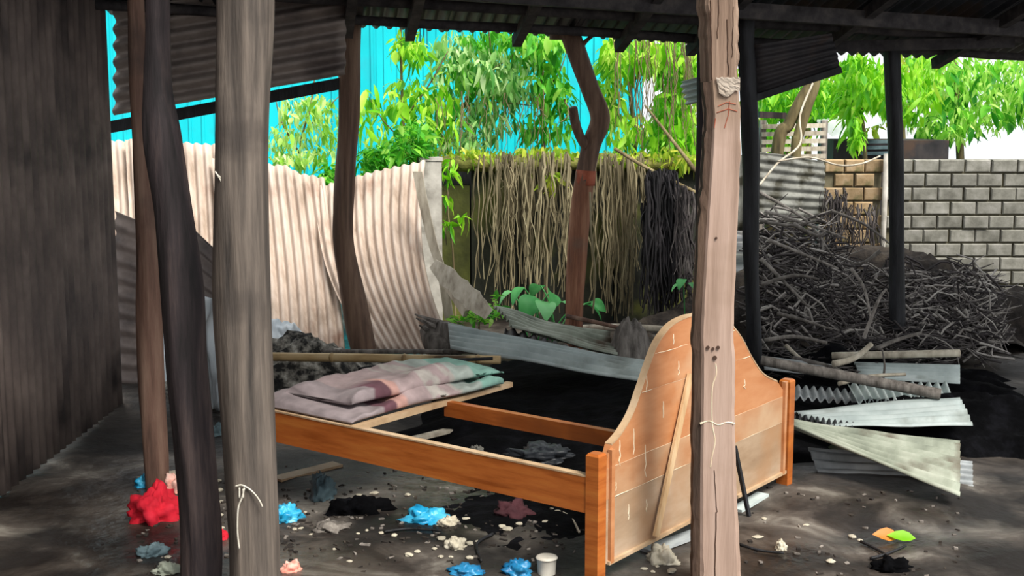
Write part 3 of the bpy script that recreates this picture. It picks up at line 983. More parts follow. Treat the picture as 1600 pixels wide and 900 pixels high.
s = sheet('corrugated_sheet', P(700, 504, 6.75), P(1030, 566, 6.25), P(1030, 600, 6.0), P(704, 545, 6.5), 5, 0.014, M['sheet_pale'], along='u', nv=14, seed=2.2, wob=0.02)
tag(s, 'long grey corrugated sheet sloping right behind the headboard', 'metal sheet')
s = sheet('corrugated_sheet', P(772, 478, 7.3), P(950, 522, 7.1), P(965, 556, 6.75), P(800, 512, 6.85), 6, 0.013, M['sheet_moss'], along='u', nv=14, seed=5.2, wob=0.03)
tag(s, 'mossy brown-grey corrugated sheet lying behind the long grey sheet', 'metal sheet')
s = sheet('corrugated_sheet', P(790, 512, 6.95), P(905, 548, 6.7), P(900, 556, 6.6), P(785, 530, 6.75), 7, 0.014, M['sheet_dark'], nv=5, seed=1.2)
tag(s, 'dark crumpled iron scrap between the mossy sheet and the long grey sheet', 'metal sheet')
mound('sack_bundle', P(985, 545, 6.9).x, 6.9, 0.17, 0.14, 0.42, M['stick_grey'], 'grey bundled sack beside the arched headboard', 'sack', 4.4, n=26, rough=0.12)
stick('dead_branch', [P(885, 494, 7.2), P(950, 508, 7.1), P(1012, 525, 6.9)], 0.014, 0.010, M['post_brown'], 'brown stick lying above the mossy sheet, left of headboard')
stick('dead_branch', [P(905, 513, 7.5), P(970, 511, 7.4), P(1045, 515, 7.3)], 0.022, 0.02, M['stick_pale'], 'white bleached pole lying beyond the mossy sheet')
stick('dead_branch', [P(560, 577, 6.0), P(640, 566, 6.0), P(770, 560, 6.05)], 0.008, 0.008, M['charred'], 'thin dark stick lying over the back edge of the quilt')

# ------------------------------------------------------------------ boundary wall with hanging roots
YW = 9.3
wall = thing('wall_back', P(890, 500, YW), 'low damp mossy boundary wall behind the hanging roots', kind='structure')
wz = P(890, 250, YW).z
x0, x1 = P(660, 300, YW).x, P(1110, 300, YW).x
for i in range(6):
    xa, xb = lerp(x0, x1, i / 6), lerp(x0, x1, (i + 1) / 6)
    top = wz if i > 0 else P(700, 290, YW).z
    m = MB(); m.box(Vector(((xa + xb) / 2, YW + 0.06, top / 2 - 0.02)), Vector(((xb - xa) / 2 - 0.006, 0, 0)), Vector((0, 0.06 + 0.01 * (i % 2), 0)), Vector((0, 0, top / 2 + 0.02)))
    m.build('wall_panel', M['moss_olive'] if i == 0 else M['moss_wall'], wall)
MB().box(Vector(((x0 + x1) / 2 + 0.15, YW + 0.15, wz / 2 - 0.03)), Vector(((x1 - x0) / 2 - 0.2, 0, 0)), Vector((0, 0.02, 0)), Vector((0, 0, wz / 2 - 0.02))).build('wall_core', M['moss_wall'], wall)
# dark board painting the shade of the opening over the first panel
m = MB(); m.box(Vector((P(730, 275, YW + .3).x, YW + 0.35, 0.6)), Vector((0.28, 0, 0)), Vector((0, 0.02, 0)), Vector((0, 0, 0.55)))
m.build('gap_shade_board', M['charred'], wall)
cp = thing('concrete_post', PZ(672, 0, 8.95), 'pale grey concrete fence post behind the right edge of the pink sheets', 'post')
m = MB(); b0 = PZ(672, 0, 8.95); t0 = P(671, 250, 8.95)
m.box(Vector(((b0.x + t0.x) / 2, 8.95, t0.z / 2)), Vector((0.075, 0.02, 0)), Vector((-0.015, 0.06, 0)), Vector((0, 0, t0.z / 2)))
m.build('shaft', M['concrete'], cp)
m = MB(); m.box(Vector((t0.x, 8.95, t0.z + 0.008)), Vector((0.08, 0.02, 0)), Vector((-0.015, 0.065, 0)), Vector((0, 0, 0.012)))
m.build('cap', M['concrete'], cp)

# mossy crest on top of the wall
m = MB()
NSEG = 60
secs = []
for i in range(NSEG + 1):
    x = lerp(x0 + 0.12, x1 + 0.1, i / NSEG)
    h = 0.05 + 0.06 * abs(nz(x * 2.2, 3)) + 0.03 * nz(x * 9, 1)
    secs.append([Vector((x, YW + 0.06 + 0.16 * math.cos(a), wz - 0.03 + max(0.0, math.sin(a)) * h * (1 + 0.5 * nz(x * 8, a * 2)) + (0 if math.sin(a) > 0 else -0.05 + 0.03 * nz(x * 12, a)))) for a in [2 * math.pi * k / 10 for k in range(10)]])
m.loft(secs)
tag(m.build('moss_crest', M['moss_top'], smooth=True), 'dry yellow-green moss and grass matted along the top of the boundary wall', 'moss', kind='stuff')


def roots(name, regions, mat, label, seed, Y0=9.0, Y1=9.25, r=(0.003, 0.008)):
    rd = random.Random(seed)
    m = MB()
    for (xa, xb, ya, yb, n) in regions:
        for i in range(n):
            x = rd.uniform(xa, xb)
            y0 = ya + rd.uniform(-12, 10)
            y1 = yb - abs(rd.gauss(0, 0.28)) * (yb - ya)
            Y = rd.uniform(Y0, Y1)
            k = 9
            dr = rd.uniform(-1, 1) * 14
            ph = rd.uniform(0, 50)
            rr = rd.uniform(*r) * (1.6 if rd.random() < 0.12 else 1)
            pts = [P(x + dr * (j / k) ** 2 + 9 * nz(j * 0.5 + ph, i * 0.37), lerp(y0, y1, j / k), Y + 0.03 * nz(j * 0.4, ph)) for j in range(k + 1)]
            for p in pts:
                p.z = max(p.z, 0.0)
            m.tube(pts, [rr * lerp(1, 0.6, j / k) for j in range(k + 1)], 4, cap=False)
    return tag(m.build(name, mat, smooth=True), label, 'roots', kind='stuff')


roots('hanging_roots', [(765, 890, 248, 505, 80), (690, 765, 252, 470, 6), (770, 870, 252, 400, 26)], M['root'], 'curtain of tan hanging roots left of the forked post', 11)
roots('hanging_roots', [(925, 1010, 250, 505, 76), (880, 930, 250, 470, 10)], M['root'], 'curtain of tan hanging roots right of the forked post', 12)
roots('hanging_roots', [(1012, 1058, 275, 500, 120), (1003, 1070, 320, 490, 50)], M['root_dark'], 'blackened hanging roots left of the pinkish timber post', 13, 8.7, 8.95, (0.004, 0.011))
roots('hanging_roots', [(1050, 1095, 300, 480, 34), (1060, 1090, 420, 490, 16)], M['twig_dark'], 'grey tangled roots hard against the left side of the timber post', 14, 8.6, 8.9)
roots('hanging_vines', [(950, 1085, 55, 250, 60), (680, 890, 150, 250, 40)], M['branch'], 'thin vines trailing from the trees above the boundary wall', 15, 9.0, 9.9, (0.002, 0.004))

# ------------------------------------------------------------------ turquoise building
YC = 11.8
cy = thing('turquoise_building', Vector((-1.5, YC, 0)), 'bright turquoise painted iron building behind the shed', 'building')
cxl, cxr = -7.2, P(1003, 100, YC).x
npn = 14
for i in range(npn):
    xa, xb = lerp(cxl, cxr, i / npn), lerp(cxl, cxr, (i + 1) / npn)
    m = MB()
    m.box(Vector(((xa + xb) / 2, YC + 0.06, 1.65)), Vector(((xb - xa) / 2 + 0.02, 0, 0)), Vector((0, 0.03 - 0.004 * (i % 2), 0)), Vector((0, 0, 1.65)))
    for k in range(5):
        xx = lerp(xa, xb, (k + 0.5) / 5)
        m.box(Vector((xx, YC + 0.026, 1.65)), Vector((0.012, 0, 0)), Vector((0, 0.006, 0)), Vector((0, 0, 1.65)))
    m.build('wall_sheet', M['cyan'], cy)
m = MB(); m.box(Vector((cxr - 0.03, YC + 1.8, 1.65)), Vector((0.03, 0, 0)), Vector((0, 1.75, 0)), Vector((0, 0, 1.65))); m.build('end_wall', M['cyan'], cy)
lv = thing('x', Vector((0, 0, 0)))
bpy.data.objects.remove(lv)
pa, pb = P(640, 40, YC), P(668, 76, YC)
m = MB(); m.box(Vector(((pa.x + pb.x) / 2, YC + 0.0, (pa.z + pb.z) / 2 + 0.1)), Vector(((pb.x - pa.x) / 2, 0, 0)), Vector((0, 0.02, 0)), Vector((0, 0, (pa.z - pb.z) / 2 + 0.1)))
vent = m.build('louvre_vent', M['teal_dark'], cy)
for k in range(5):
    xx = lerp(pa.x, pb.x, (k + 0.5) / 5)
    m = MB(); m.box(Vector((xx, YC - 0.025, (pa.z + pb.z) / 2 + 0.1)), Vector((0.008, 0, 0)), Vector((0, 0.008, 0)), Vector((0, 0, (pa.z - pb.z) / 2 + 0.1)))
    m.build('louvre', M['cyan'], vent)
m = MB()
m.prism([Vector((cxl - 0.2, YC - 0.35, 3.15)), Vector((cxl - 0.2, YC + 3.7, 4.1)), Vector((cxl - 0.2, YC + 3.7, 4.14)), Vector((cxl - 0.2, YC - 0.35, 3.19))],
        [Vector((cxr + 0.25, YC - 0.35, 3.15)), Vector((cxr + 0.25, YC + 3.7, 4.1)), Vector((cxr + 0.25, YC + 3.7, 4.14)), Vector((cxr + 0.25, YC - 0.35, 3.19))])
m.build('roof', M['sheet_grey'], cy)

# ------------------------------------------------------------------ brick wall, fence sheet and little hut on the right
YB = 9.9
bw = thing('wall_right', Vector((P(1340, 300, YB).x, YB, 0)), 'tan brick boundary wall behind the brush heap', kind='structure')


def brick_mesh(name, w, d, h, mat):
    m = MB()
    r = 0.008
    secs = []
    for y, i in ((-d / 2, r), (-d / 2 + r, 0), (d / 2, 0)):
        secs.append([Vector((-w / 2 + i, y, i)), Vector((w / 2 - i, y, i)), Vector((w / 2 - i, y, h - i)), Vector((-w / 2 + i, y, h - i))])
    m.loft(secs)
    return m.mesh(name, mat)


def brick_run(xa, xb, ztop, w, h, mat, parent, seed, gap=0.012):
    rd = random.Random(seed)
    me = brick_mesh('brick', w - gap, 0.10, h - gap, mat)
    rows = int(ztop / h)
    for r_ in range(rows):
        z = ztop - (r_ + 1) * h
        off = (r_ % 2) * w / 2
        x = xa + w / 2 - off
        while x < xb - w * 0.2:
            if xa + w * 0.3 < x:
                o = bpy.data.objects.new('brick', me)
                C.objects.link(o)
                o.parent = parent
                o.location = Vector((x + rd.uniform(-.004, .004), YB + rd.uniform(-0.008, 0.008), z + gap / 2)) - Vector(parent['_o'])
                o.rotation_euler = (0, 0, rd.uniform(-0.015, 0.015))
            x += w


xa, xb = P(1285, 300, YB).x, P(1375, 300, YB).x
zt = P(1330, 248, YB).z
MB().box(Vector(((xa + xb) / 2, YB + 0.02, zt / 2 - 0.02)), Vector(((xb - xa) / 2, 0, 0)), Vector((0, 0.04, 0)), Vector((0, 0, zt / 2))).build('mortar', M['mortar'], bw)
brick_run(xa, xb, zt, 0.155, 0.108, M['brick'], bw, 3)
xc, xd = P(1382, 300, YB).x, P(1382, 300, YB).x + 3.2
MB().box(Vector(((xc + xd) / 2, YB + 0.02, zt / 2 - 0.02)), Vector(((xd - xc) / 2, 0, 0)), Vector((0, 0.04, 0)), Vector((0, 0, zt / 2))).build('mortar', M['mortar'], bw)
brick_run(xc, xd, zt, 0.20, 0.108, M['block'], bw, 5)
m = MB(); m.tube([Vector((xb + 0.015, YB - 0.08, 0)), Vector((xb + 0.015, YB - 0.08, 0.6)), Vector((xb + 0.015, YB - 0.08, zt + 0.04))], 0.022, 8)
tag(m.build('pale_pole', M['concrete'], smooth=True), 'slim pale upright pole at the seam of the brick wall', 'pole')
s = sheet('corrugated_sheet', P(1180, 236, 9.6), P(1288, 252, 9.7), P(1288, 350, 9.6), P(1180, 350, 9.5), 8, 0.010, M['sheet_grime'], along='u', nv=10, wob=0.03, seed=8)
tag(s, 'grey corrugated fence sheet with level ridges left of the tan bricks', 'metal sheet')
s = sheet('corrugated_sheet', P(1060, 250, 9.7), P(1182, 240, 9.7), P(1182, 360, 9.6), P(1060, 360, 9.6), 8, 0.010, M['sheet_grime'], nv=10, wob=0.03, seed=9)
tag(s, 'grey corrugated fence sheet behind the pinkish timber post', 'metal sheet')
# picket slats above the fence
pk = thing('slat_fence', P(1240, 245, 10.4), 'pale slat fence section behind the leaning tree trunks', 'fence')
for k in range(5):
    m = MB(); m.beam(P(1190, 198 + 12 * k, 10.4), P(1290, 196 + 12 * k, 10.4), 0.02, 0.035); m.build('slat', M['stick_pale'], pk)
for x in (1192, 1288):
    m = MB(); m.beam(dropz(P(x, 200, 10.45)), P(x, 188, 10.45), 0.05, 0.05, up=Vector((0, 1, 0))); m.build('fence_post', M['stick_grey'], pk)
m = MB(); m.beam(P(1186, 179, 10.3), P(1228, 181, 10.3), 0.05, 0.05); m.build('top_rail', M['post_dark'], pk)
hut = thing('garden_hut', P(1350, 240, 11.6), 'low dark hut with a white sheet roof beyond the brick wall', 'hut')
m = MB(); a, b, c, d = P(1278, 200, 11.5), P(1385, 187, 11.3), P(1420, 186, 12.4), P(1300, 190, 12.6)
m.prism([P(1276, 190, 11.4), P(1300, 214, 11.4), P(1392, 190, 11.3), P(1380, 185, 11.5)], [p + Vector((0.3, 1.2, 0.06)) for p in (P(1276, 188, 11.4), P(1300, 212, 11.4), P(1392, 188, 11.3), P(1380, 183, 11.5))])
m.build('roof_sheet', M['white_roof'], hut)
m = MB(); pt = P(1345, 214, 11.7); m.box(Vector((pt.x + 0.25, 11.9, 0.62)), Vector((0.52, 0, 0)), Vector((0, 0.3, 0)), Vector((0, 0, 0.62))); m.build('hut_wall', M['sheet_dark'], hut)
for k in range(3):
    m = MB(); m.beam(P(1345, 222 + 9 * k, 11.55), P(1402, 221 + 9 * k, 11.55), 0.02, 0.03); m.build('wall_board', M['blue_grey'], hut)

# ------------------------------------------------------------------ foliage
def leaf_mesh(name, mat, L, Wd, droop=0.3, fold=0.25):
    m = MB()
    st = ((0.0, 0.05), (0.22, 0.75), (0.45, 1.0), (0.72, 0.7), (1.0, 0.03))
    for t, w in st:
        z = -droop * L * t * t
        hw = Wd / 2 * w
        m.v += [Vector((-hw, t * L, z + hw * fold)), Vector((0, t * L, z)), Vector((hw, t * L, z + hw * fold))]
    for i in range(len(st) - 1):
        for j in range(2):
            a = i * 3 + j
            m.f.append((a, a + 1, a + 4, a + 3))
    return m.mesh(name, mat, smooth=True)


LM = {}
for key in ('leaf_fresh', 'leaf_lime', 'leaf_mid', 'leaf_sage', 'leaf_yellow'):
    LM[key] = [leaf_mesh('leaf', M[key], 0.13, 0.038, 0.35), leaf_mesh('leaf', M[key], 0.10, 0.055, 0.25), leaf_mesh('leaf', M[key], 0.17, 0.030, 0.5)]


def leaf_xform(rd, loc, down, sc):
    """matrix: local +Y is the leaf direction"""
    an = rd.uniform(0, 2 * math.pi)
    el = -down + rd.gauss(0, 0.45)
    rot = Matrix.Rotation(an, 4, 'Z') @ Matrix.Rotation(el, 4, 'X') @ Matrix.Rotation(rd.gauss(0, 0.6), 4, 'Y')
    return Matrix.Translation(loc) @ rot @ Matrix.Scale(sc, 4)


def plant(name, label, base, stems, clusters, key, seed, cat='tree', n_parts=180, small=0, down=0.9, group=None, shape=None, stem_mat='branch', droop_col=None, scl=1.0):
    """stems: list of (points, r0, r1); clusters: (centre, rx, ry, rz, weight)"""
    rd = random.Random(seed)
    e = thing(name, base, label, cat, group)
    for (pts, r0, r1) in stems:
        ps = smooth_path(pts, 6) if len(pts) > 2 else [pts[0].lerp(pts[1], i / 6) for i in range(7)]
        k = len(ps)
        MB().tube(ps, [lerp(r0, r1, i / (k - 1)) for i in range(k)], 7, rough=0.2, seed=seed).build('branch', M[stem_mat], e, smooth=True)
    tw = sum(c[4] for c in clusters)
    B0 = Vector(base)

    def pick():
        r = rd.uniform(0, tw)
        for c in clusters:
            r -= c[4]
            if r <= 0:
                break
        while True:
            d = Vector((rd.uniform(-1, 1), rd.uniform(-1, 1), rd.uniform(-1, 1)))
            if d.length < 1:
                return c[0] + Vector((d.x * c[1], d.y * c[2], d.z * c[3]))
    for i in range(n_parts):
        me = LM[key][shape if shape is not None else rd.choice((0, 0, 1, 1, 2))]
        o = bpy.data.objects.new('leaf', me)
        C.objects.link(o)
        o.parent = e
        o.matrix_local = leaf_xform(rd, pick() - B0, down, rd.uniform(0.75, 1.45) * scl)
    if small:
        m = MB()
        tmpl = LM[key][0]
        tv = [v.co.copy() for v in tmpl.vertices]
        tf = [tuple(p.vertices) for p in tmpl.polygons]
        for i in range(small):
            mt = leaf_xform(rd, pick(), down, rd.uniform(0.35, 0.75) * scl)
            b = len(m.v)
            m.v += [mt @ v for v in tv]
            m.f += [tuple(b + q for q in f) for f in tf]
        o = m.build('small_foliage', M[key], e, smooth=True)
        o['kind'] = 'stuff'
    return e


def cl(px, py, Y, wx, wy, dy, wt):
    return (P(px, py, Y), wx * Y / FPX, dy, wy * Y / FPX, wt)


def pth(*a):
    return [P(x, y, Y) for (x, y, Y) in a]


def gp(px, Y):
    return PZ(px, 0.0, Y)


plant('broadleaf_tree', 'loose lime-green sapling against turquoise wall, just right of bent brown post', gp(640, 9.7),
      [([gp(640, 9.7)] + pth((636, 300, 9.7), (628, 150, 9.7), (626, 30, 9.6)), 0.018, 0.008), (pth((636, 180, 9.7), (672, 130, 9.6), (700, 80, 9.6)), 0.008, 0.004), (pth((630, 220, 9.7), (600, 190, 9.7), (575, 150, 9.7)), 0.007, 0.003)],
      [cl(640, 70, 9.7, 30, 30, .3, 2), cl(640, 150, 9.7, 38, 35, .3, 2.5), cl(580, 190, 9.7, 25, 70, .3, 1.6), cl(650, 210, 9.7, 55, 30, .3, 2.5), cl(690, 170, 9.7, 35, 60, .3, 2.5)],
      'leaf_lime', 21, n_parts=260, small=420, group='trees behind the boundary wall')
plant('broadleaf_tree', 'pale feathery tree in the middle of the gap, left of the forked post', gp(705, 10.2),
      [([gp(700, 10.2)] + pth((702, 225, 10.1), (725, 165, 10.0), (770, 110, 9.9), (810, 80, 9.8)), 0.022, 0.008), (pth((725, 165, 10.0), (780, 160, 9.9), (830, 165, 9.9)), 0.009, 0.004), (pth((770, 110, 9.9), (765, 60, 9.8), (760, 10, 9.8)), 0.008, 0.004)],
      [cl(710, 80, 9.9, 35, 35, .4, 2), cl(760, 110, 9.9, 45, 45, .4, 4), cl(810, 120, 9.9, 40, 50, .4, 3), cl(760, 180, 9.9, 50, 35, .3, 2.4), cl(720, 215, 9.8, 60, 18, .3, 2), cl(690, 120, 9.9, 25, 60, .3, 1.5)],
      'leaf_sage', 22, n_parts=300, small=900, group='trees behind the boundary wall')
plant('broadleaf_tree', 'bright green tree whose crown hangs at the eave left of the forked post', gp(850, 10.0),
      [([gp(852, 10.0)] + pth((850, 260, 10.0), (846, 150, 9.9), (850, 60, 9.8), (855, 0, 9.8)), 0.02, 0.01), (pth((848, 150, 9.9), (875, 110, 9.8), (888, 70, 9.8)), 0.008, 0.003)],
      [cl(840, 70, 9.8, 50, 28, .4, 4), cl(860, 130, 9.8, 28, 45, .3, 2.5), cl(770, 60, 9.9, 60, 16, .3, 2.4), cl(845, 195, 9.9, 35, 35, .3, 1.2), cl(740, 130, 9.95, 50, 60, .3, 2), cl(885, 170, 9.8, 14, 50, .2, .8)],
      'leaf_mid', 23, n_parts=300, small=700, group='trees behind the boundary wall')
plant('broadleaf_tree', 'lime tree with drooping twigs just right of the forked post', gp(985, 9.9),
      [([gp(990, 9.9)] + pth((992, 250, 9.9), (985, 150, 9.8), (975, 60, 9.7), (970, 0, 9.7)), 0.022, 0.01), (pth((985, 140, 9.8), (1000, 110, 9.7), (1020, 85, 9.6)), 0.010, 0.004)],
      [cl(965, 85, 9.7, 30, 32, .4, 3), cl(1010, 80, 9.8, 40, 28, .4, 3), cl(955, 150, 9.8, 20, 40, .3, 1.3), cl(980, 200, 9.8, 35, 30, .3, 1.0)],
      'leaf_lime', 24, n_parts=300, small=700, group='trees behind the boundary wall')
plant('broadleaf_tree', 'dense lime-green tree filling the gap left of the timber post', gp(1055, 10.3),
      [([gp(1056, 10.3)] + pth((1058, 260, 10.3), (1052, 150, 10.2), (1060, 50, 10.1)), 0.025, 0.012), (pth((1088, 268, 9.0), (1045, 212, 9.2), (1008, 165, 9.4)), 0.016, 0.008), (pth((1056, 180, 10.2), (1030, 120, 10.0), (1035, 70, 10.0)), 0.010, 0.004)],
      [cl(1060, 100, 10.1, 35, 42, .4, 4), cl(1050, 180, 10.1, 35, 50, .4, 3.5), cl(1075, 215, 10.1, 20, 25, .3, 1.2), cl(1030, 220, 10.0, 30, 20, .3, 1.0)],
      'leaf_lime', 25, n_parts=300, small=1000, group='trees behind the boundary wall')
plant('vine_shrub', 'yellow-green scrub growing over the top of the pink sheets by the thick grey post', gp(470, 9.4),
      [([gp(470, 9.4)] + pth((468, 250, 9.4), (485, 170, 9.3), (492, 120, 9.3)), 0.012, 0.005), (pth((468, 240, 9.4), (440, 190, 9.3), (430, 150, 9.3)), 0.009, 0.003), (pth((480, 200, 9.3), (510, 170, 9.3), (530, 150, 9.3)), 0.006, 0.003)],
      [cl(480, 165, 9.3, 48, 26, .3, 2.4), cl(450, 215, 9.3, 35, 28, .3, 2), cl(510, 205, 9.3, 28, 40, .3, 2.2), cl(465, 245, 9.0, 45, 14, .2, 1.5)],
      'leaf_fresh', 26, cat='shrub', n_parts=200, small=520, scl=0.7)
plant('leafy_shrub', 'bright green grassy clump over the pink sheets right of the bent brown post', gp(600, 9.1),
      [([gp(600, 9.1)] + pth((602, 290, 9.1), (606, 235, 9.0)), 0.012, 0.005), (pth((602, 280, 9.1), (575, 250, 9.0)), 0.008, 0.003), (pth((602, 280, 9.1), (640, 245, 9.0)), 0.008, 0.003)],
      [cl(590, 255, 9.0, 32, 30, .25, 3), cl(635, 235, 9.0, 40, 22, .25, 2.5), cl(650, 205, 9.1, 35, 20, .25, 1.2), cl(512, 275, 8.9, 14, 22, .15, 1.0)],
      'leaf_mid', 27, cat='shrub', n_parts=280, small=700, down=0.4, scl=0.85)
plant('leafy_shrub', 'small leafy creeper beside the concrete fence post', gp(712, 9.15),
      [([gp(712, 9.12)] + pth((708, 400, 9.12), (700, 330, 9.12), (698, 255, 9.1)), 0.008, 0.004)],
      [cl(700, 262, 9.05, 18, 16, .12, 2), cl(698, 310, 9.1, 8, 12, .08, .8), cl(722, 335, 9.08, 10, 8, .06, .4), cl(697, 350, 9.1, 8, 12, .06, .5)],
      'leaf_lime', 28, cat='shrub', n_parts=46, small=20, scl=0.7)
plant('vine_shrub', 'yellow-green creeper spilling over the crest of the boundary wall', gp(820, 9.6),
      [([gp(820, 9.6)] + pth((822, 300, 9.55), (810, 245, 9.4)), 0.012, 0.005), (pth((815, 260, 9.5), (760, 235, 9.4)), 0.006, 0.003), (pth((815, 260, 9.5), (880, 240, 9.4)), 0.006, 0.003)],
      [cl(750, 238, 9.35, 65, 10, .2, 2.2), cl(850, 238, 9.35, 55, 11, .2, 2), cl(975, 245, 9.30, 45, 16, .2, 1.8), cl(1055, 245, 9.25, 40, 18, .2, 1.8), cl(865, 275, 9.1, 12, 10, .1, .4)],
      'leaf_yellow', 29, cat='shrub', n_parts=240, small=520, scl=0.75)
plant('broadleaf_tree', 'lime-green tree crown hanging at the eave beside the far right charred post', gp(1345, 11.0),
      [([gp(1350, 11.0)] + pth((1352, 260, 11.0), (1345, 160, 10.9), (1338, 60, 10.8)), 0.025, 0.012), (pth((1345, 150, 10.9), (1370, 120, 10.8)), 0.008, 0.004)],
      [cl(1335, 120, 10.8, 32, 40, .5, 4), cl(1375, 130, 10.8, 30, 45, .4, 2.6), cl(1332, 165, 10.7, 14, 35, .2, 1.5), cl(1334, 205, 10.5, 11, 26, .15, 1.2), cl(1430, 130, 10.9, 40, 60, .4, 2.5)],
      'leaf_lime', 30, n_parts=300, small=1200, group='trees behind the boundary wall')
plant('broadleaf_tree', 'lime foliage behind the leaning olive trunks right of the charred post', gp(1225, 12.0),
      [([gp(1225, 12.0)] + pth((1228, 250, 12.0), (1225, 150, 11.9), (1230, 60, 11.8)), 0.03, 0.015)],
      [cl(1215, 155, 11.8, 35, 30, .5, 3), cl(1265, 150, 11.9, 40, 40, .5, 3), cl(1300, 160, 12.0, 30, 35, .5, 2.4), cl(1215, 210, 11.7, 30, 20, .4, 1.2)],
      'leaf_lime', 31, n_parts=300, small=1200, group='trees behind the boundary wall')
plant('broadleaf_tree', 'tall green tree at the far right beyond the brick wall', gp(1500, 12.5),
      [([gp(1500, 12.5)] + pth((1500, 250, 12.5), (1490, 100, 12.4), (1480, 10, 12.4)), 0.05, 0.02)],
      [cl(1470, 120, 12.4, 60, 50, .6, 3), cl(1540, 150, 12.4, 60, 60, .6, 3), cl(1600, 130, 12.4, 60, 60, .6, 2), cl(1480, 190, 12.2, 50, 30, .5, 1.6)],
      'leaf_mid', 32, n_parts=300, small=1600, group='trees behind the boundary wall', scl=1.25)
plant('leafy_shrub', 'low grassy tuft between the broken plank and the mossy sheet', gp(745, 7.9),
      [([gp(745, 7.9)] + pth((748, 520, 7.85), (750, 492, 7.8)), 0.008, 0.004)],
      [cl(755, 497, 7.75, 30, 9, .12, 2), cl(772, 480, 7.8, 14, 18, .1, 1), cl(722, 500, 7.8, 14, 8, .1, .8)],
      'leaf_mid', 33, cat='shrub', n_parts=60, small=60, down=-0.3, scl=0.55)

# broad-leaved plant with big soft leaves
bl = thing('broadleaf_plant', gp(850, 8.3), 'broad-leaved soft green plant at the foot of the root curtain', 'plant')


def broad_mesh(L, Wd):
    m = MB()
    n = 9
    for i in range(n + 1):
        t = i / n
        w = Wd / 2 * (math.sin(math.pi * min(1, t * 0.92 + 0.08)) ** 0.7) * (1.25 - 0.55 * t) if 0 < i < n else 0.004
        z = 0.25 * L * t - 0.6 * L * t * t
        for k in (-1, -0.5, 0, 0.5, 1):
            m.v.append(Vector((k * w, t * L, z + abs(k) * w * 0.22)))
    for i in range(n):
        for j in range(4):
            a = i * 5 + j
            m.f.append((a, a + 1, a + 6, a + 5))
    return m.mesh('leaf', M['leaf_broad'], smooth=True)


bm = broad_mesh(0.20, 0.15)
rd = random.Random(5)
for (x, y, Y, an, sc) in ((835, 470, 8.2, 2.9, 1.0), (860, 462, 8.2, -2.6, .85), (850, 478, 8.1, 3.3, .9), (818, 455, 8.3, 2.2, .7), (878, 478, 8.15, -2.0, .7), (915, 482, 8.2, -1.8, .75), (800, 462, 8.4, 1.8, .6), (845, 452, 8.4, 0.4, .7), (925, 478, 8.3, -2.4, .55)):
    p = P(x, y, Y)
    o = bpy.data.objects.new('leaf', bm)
    C.objects.link(o); o.parent = bl
    o.location = p + Vector((0, 0.05, 0.02)) - Vector(bl['_o'])
    o.rotation_euler = (-0.45 + rd.gauss(0, .15), rd.gauss(0, 0.3), an)
    o.scale = (sc, sc, sc)
    root = Vector(bl['_o']) + Vector((rd.uniform(-.1, .1), rd.uniform(-.05, .05), 0))
    MB().tube(smooth_path([root, (root + p) / 2 + Vector((0, 0.03, 0.08)), p + Vector((0, 0.05, 0.02))], 4), 0.005, 5).build('stalk', M['leaf_broad'], bl, smooth=True)
bs = thing('broadleaf_plant', gp(1072, 8.2), 'tiny green seedling left of the timber post by the black roots', 'plant')
for (x, y, an, sc) in ((1068, 436, 2.6, .45), (1076, 442, -2.4, .4), (1062, 444, 1.8, .35)):
    p = P(x, y, 8.2)
    o = bpy.data.objects.new('leaf', bm); C.objects.link(o); o.parent = bs
    o.location = p - Vector(bs['_o']); o.rotation_euler = (-0.4, 0, an); o.scale = (sc,) * 3
MB().tube([Vector(bs['_o']), P(1068, 438, 8.22)], 0.004, 5).build('stalk', M['leaf_broad'], bs)
tag(MB().tube(smooth_path(pth((960, 232, 8.9), (1010, 262, 8.9), (1090, 302, 8.8)), 5), [0.014] * 11, 7, rough=0.3).build('dead_branch', M['branch'], smooth=True), 'dark bare branch crossing above the black roots', 'branch')

# leaning trunks on the right
post('leaning_tree', [(1215, 235), (1232, 195), (1252, 155), (1270, 120), (1292, 40), (1305, -40), (1310, -120)], [px_m(w, 10.0) for w in (20, 20, 18, 17, 15, 11, 7, 2)], 10.0, M['bark_green'], 'dark olive leaning trunk, left one of the crossing pair', top=False, base_px=1195, seed=1, rough=0.12)
post('leaning_tree', [(1243, 250), (1248, 210), (1262, 165), (1275, 130), (1282, 60), (1278, -20), (1285, -90)], [px_m(w, 9.95) for w in (17, 17, 16, 15, 13, 9, 6, 2)], 9.95, M['bark_green'], 'olive upright trunk, right one of the crossing pair', top=False, base_px=1238, seed=2, rough=0.12)
tag(MB().tube(smooth_path(pth((1186, 290, 9.3), (1215, 255, 9.4), (1250, 225, 9.5), (1250, 180, 9.6), (1270, 130, 9.7)), 6), [0.008] * 25, 7).build('pale_vine', M['stick_pale'], smooth=True), 'pale bare vine climbing across the leaning trunks', 'vine')
tag(MB().tube(smooth_path(pth((1215, 252, 9.3), (1265, 246, 9.35), (1310, 258, 9.4), (1345, 256, 9.5), (1375, 244, 9.6)), 6), [0.007] * 25, 7).build('pale_vine', M['stick_pale'], smooth=True), 'pale looping vine over the top of the brick wall', 'vine')

